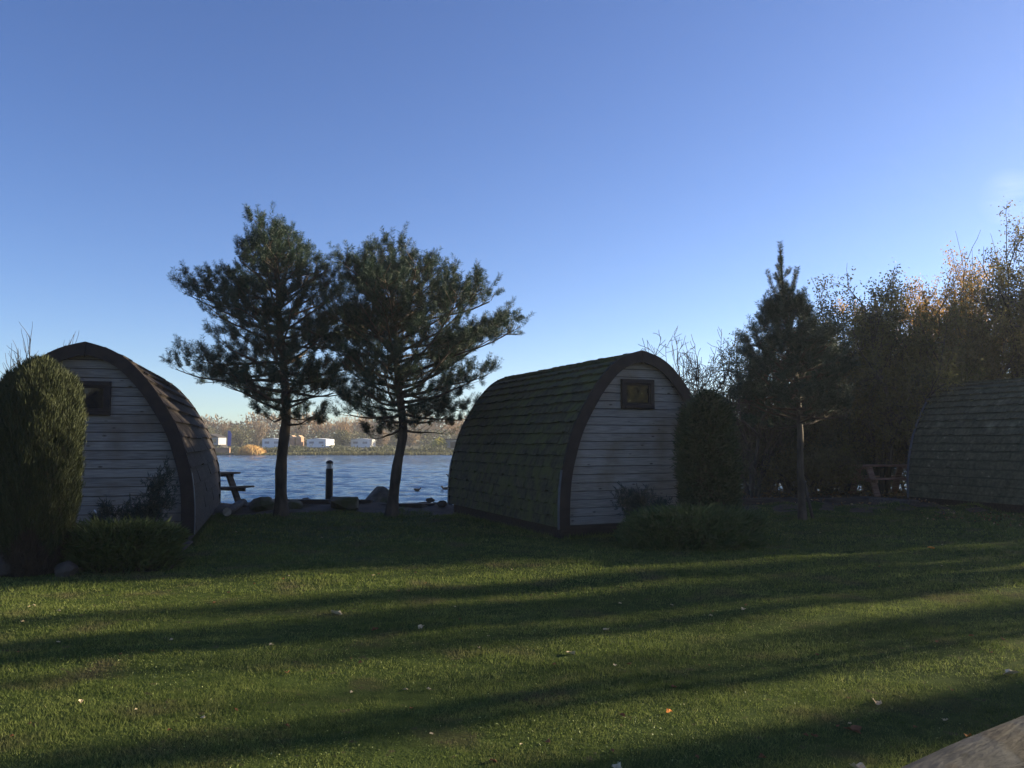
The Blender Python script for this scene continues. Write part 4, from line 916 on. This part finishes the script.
# continuous treeline behind
n = 60000; x = RNG.uniform(-190, 150, n); hgt = 5.6 + 1.0 * np.sin(x * .21) + .8 * np.sin(x * .53 + 1) + .6 * np.sin(x * 1.27 + 2)
zf = RNG.random(n); P = np.stack([x, 186 + RNG.normal(0, 4, n), 1.2 + zf * hgt * (1 - .12 * RNG.random(n))], 1); D_ = RNG.normal(size=(n, 3)) + [0, 0, 1.0]
o = blades('treeline', P, D_, RNG.uniform(.5, 1.3, n), .3, M['far_brown'], rnd=np.clip(.5 + .4 * np.sin(x * .11) + RNG.normal(0, .2, n), 0, 1)); tag(o, 'brown winter woodland along the far side of the lake', 'woodland', kind='stuff')
n = 16000; x = RNG.uniform(-150, 120, n); P = np.stack([x, 166 + RNG.normal(0, 2.5, n), .9 + RNG.random(n) ** 1.3 * (2.3 + .6 * np.sin(x * .3))], 1)
o = blades('undergrowth', P, RNG.normal(size=(n, 3)), RNG.uniform(.3, .7, n), .3, M['far_olive'], rnd=RNG.random(n) * .6); tag(o, 'dark undergrowth below the woodland on the far shore', 'undergrowth', kind='stuff')
n = 22000; x = RNG.uniform(-60, 30, n); P = np.stack([x, 122 + RNG.normal(0, 3, n), -.25 + RNG.random(n) * (.65 + .3 * np.sin(x * .9) + .2 * np.sin(x * 2.3))], 1)
o = blades('bank_scrub', P, RNG.normal(size=(n, 3)), RNG.uniform(.2, .5, n), .2, M['leaf_dark'], rnd=RNG.random(n) * .8); tag(o, 'dark low scrub on the far bank below the caravans', 'scrub', kind='stuff')
def reeds(px0, px1, D, h, n, m, label, dense=1):
    a = F_at(px0, D); c = F_at(px1, D); x = RNG.uniform(a.x, c.x, n); P = np.stack([x, D + RNG.normal(0, .8, n), np.full(n, -.5)], 1); D_ = RNG.normal(0, .12, (n, 3)) + [0, 0, 1]
    u = (x - a.x) / (c.x - a.x); o = blades('reeds', P, D_, h * (.5 + .5 * np.sin(u * math.pi)) * RNG.uniform(.75, 1.1, n), .09, m); tag(o, label, 'reeds', kind='stuff')
reeds(239, 263, 113, 1.5, 2500, M['reed'], 'golden reed bed at the far waterline')
reeds(262, 470, 112.5, .6, 6000, M['far_olive'], 'low dull reeds along the far waterline')
reeds(180, 222, 112.5, .6, 1500, M['far_olive'], 'low dull reeds below the lodge')

# ------------------------------------------------------------------ fallen leaves
def leaf_obj(name, label, px, py, s, m, seed, group=None):
    rg = random.Random(seed); D = EYE * F / (py - 441); q = at(px, py, D); n = 11; vs = []; cz = .014
    for i in range(n):
        a = 2 * math.pi * i / n; r_ = s * (.5 if i % 2 else .36) * rg.uniform(.8, 1.2) * (1.35 if i == 0 else 1); vs.append((r_ * math.cos(a), r_ * math.sin(a) * .75, .28 * s * abs(math.sin(a)) * rg.uniform(.5, 1.3)))
    vs.append((0, 0, 0)); mb = MB(); mb.add(vs, [(i, (i + 1) % n, n) for i in range(n)]); o = mb.build(name, m)
    sd_ = o.modifiers.new('solid', 'SOLIDIFY'); sd_.thickness = .0012
    o.location = (q.x, D, gz(q.x, D) + cz); o.rotation_euler = (rg.uniform(-.35, .35), rg.uniform(-.3, .3), rg.uniform(0, 6.28)); return tag(o, label, 'leaf', group)
BIG = [(1011, 671, .085, 'leaf_fallen_pale', 'curled pale leaf near the right edge above the log'), (876, 695, .075, 'leaf_fallen_pale', 'whitish leaf on the shaded grass left of the curled pale leaf'),
       (853, 724, .09, 'leaf_fallen_brown', 'dark red-brown leaf flat on the grass left of the log'), (857, 762, .085, 'leaf_fallen_pale', 'pale pinkish leaf at the bottom edge left of the log'),
       (617, 759, .07, 'leaf_fallen_pale', 'creamy leaf at the bottom edge in the middle'), (968, 728, .05, 'leaf_fallen_orange', 'orange leaf touching the log'),
       (669, 706, .045, 'leaf_fallen_orange', 'small orange leaf in the lower middle of the lawn'), (743, 607, .06, 'leaf_fallen_pale', 'small white leaf in the middle of the shaded lawn'),
       (571, 649, .08, 'leaf_fallen_pale', 'flat grey-tan leaf in the middle foreground'), (606, 624, .07, 'leaf_fallen_pale', 'tan leaf above the flat grey-tan one'),
       (336, 612, .11, 'leaf_fallen_pale', 'pale leaf left of centre on the lawn'), (421, 625, .07, 'leaf_fallen_pale', 'pale leaf right of the larger one left of centre'),
       (375, 627, .06, 'leaf_fallen_brown', 'small red-brown leaf between two pale leaves'), (931, 547, .10, 'leaf_fallen_orange', 'orange leaf far off in front of the right pod'),
       (945, 712, .04, 'leaf_fallen_pale', 'small white leaf above the log'), (203, 714, .03, 'leaf_fallen_pale', 'tiny white leaf at the lower left')]
for i, (px, py, s, m, lb) in enumerate(BIG): leaf_obj('fallen_leaf', lb, px, py, s, M[m], i, 'fallen leaves on the lawn')
rg = random.Random(12)
for i in range(120):
    py = 530 + 235 * rg.random() ** 1.6; px = rg.uniform(5, 1019); D = EYE * F / (py - 441); q = at(px, py, D)
    if bool(in_pod(np.array([q.x]), np.array([D]))[0]) or right_of_log(q.x, D) or D > 15 or (px < 175 and py < 585) or (620 < px < 765 and py < 556): continue
    leaf_obj('fallen_leaf', 'tiny fallen leaf among the grass blades', px, py, rg.uniform(.018, .042), M[('leaf_fallen_pale', 'leaf_fallen_brown', 'leaf_fallen_brown')[i % 3]], 500 + i, 'tiny fallen leaves on the lawn')
# litter: under the right pod, in the gravel corner, under the thicket
def litter(name, label, pts, s):
    P = np.array(pts); n = len(P); D_ = RNG.normal(size=(n, 3)) * [1, 1, .35]; o = blades(name, P, D_, s * RNG.uniform(.5, 1.3, n), s * .7, M['litter'], fat=.5); tag(o, label, 'leaf litter', kind='stuff')
pts = []
for i in range(1500):
    x = random.uniform(7.5, 12.5); y = random.uniform(12.5, 19); pts.append((x, y, gz(x, y) + .03))
pts = [q for q in pts if not in_pod(np.array([q[0]]), np.array([q[1]]))[0] and math.hypot(q[0] - 10.6, q[1] - 15.6) < 2.9 * random.random() ** .5]
litter('leaf_litter', 'scattered dead leaves on the grass in front of the right pod', pts, .05)
pts = [(x, y, gz(x, y) + .03) for x, y in [(random.uniform(3, 15), random.uniform(18.3, 23.5)) for _ in range(5000)]]
litter('leaf_litter', 'brown leaf litter under the thicket', pts, .07)
pts = []
for i in range(1600):
    q = LOG_A + d2 * random.uniform(-.5, 5) + nrm * random.uniform(.1, 2.2); pts.append((q.x, q.y, .022 + random.random() * .02))
litter('leaf_litter', 'brown and orange leaves on the gravel behind the log', pts, .035)
for i in range(60):
    pass
# gravel stones in the corner (one mass)
mb = MB(); rg = random.Random(3)
for i in range(2600):
    q = LOG_A + d2 * rg.uniform(-.4, 3.6) + nrm * rg.uniform(.08, 1.6); s = rg.uniform(.008, .022); rot = Matrix.Rotation(rg.random() * 3, 3, 'Z') @ Matrix.Rotation(rg.random(), 3, 'X')
    mb.box((q.x, q.y, gz(q.x, q.y) + .014 + s * .3), (s, s * .8, s * .6), rg.random(), rot, .7)
tag(mb.build('gravel', M['stone_dark']), 'dark gravel beyond the log', 'gravel', kind='stuff')

# ------------------------------------------------------------------ haze
hm = bpy.data.materials.new('haze_air'); hm.use_nodes = True; hn = hm.node_tree; hn.nodes.remove(hn.nodes['Principled BSDF'])
pv = hn.nodes.new('ShaderNodeVolumePrincipled'); pv.inputs['Color'].default_value = (.9, .93, 1, 1); pv.inputs['Density'].default_value = .0007; pv.inputs['Anisotropy'].default_value = .35
hn.links.new(pv.outputs[0], hn.nodes['Material Output'].inputs['Volume'])
mb = MB(); mb.box((0, 80, 9), (1700, 420, 24.6)); hz = mb.build('haze', hm); tag(hz, 'thin haze in the air over the lake', 'haze', kind='stuff')
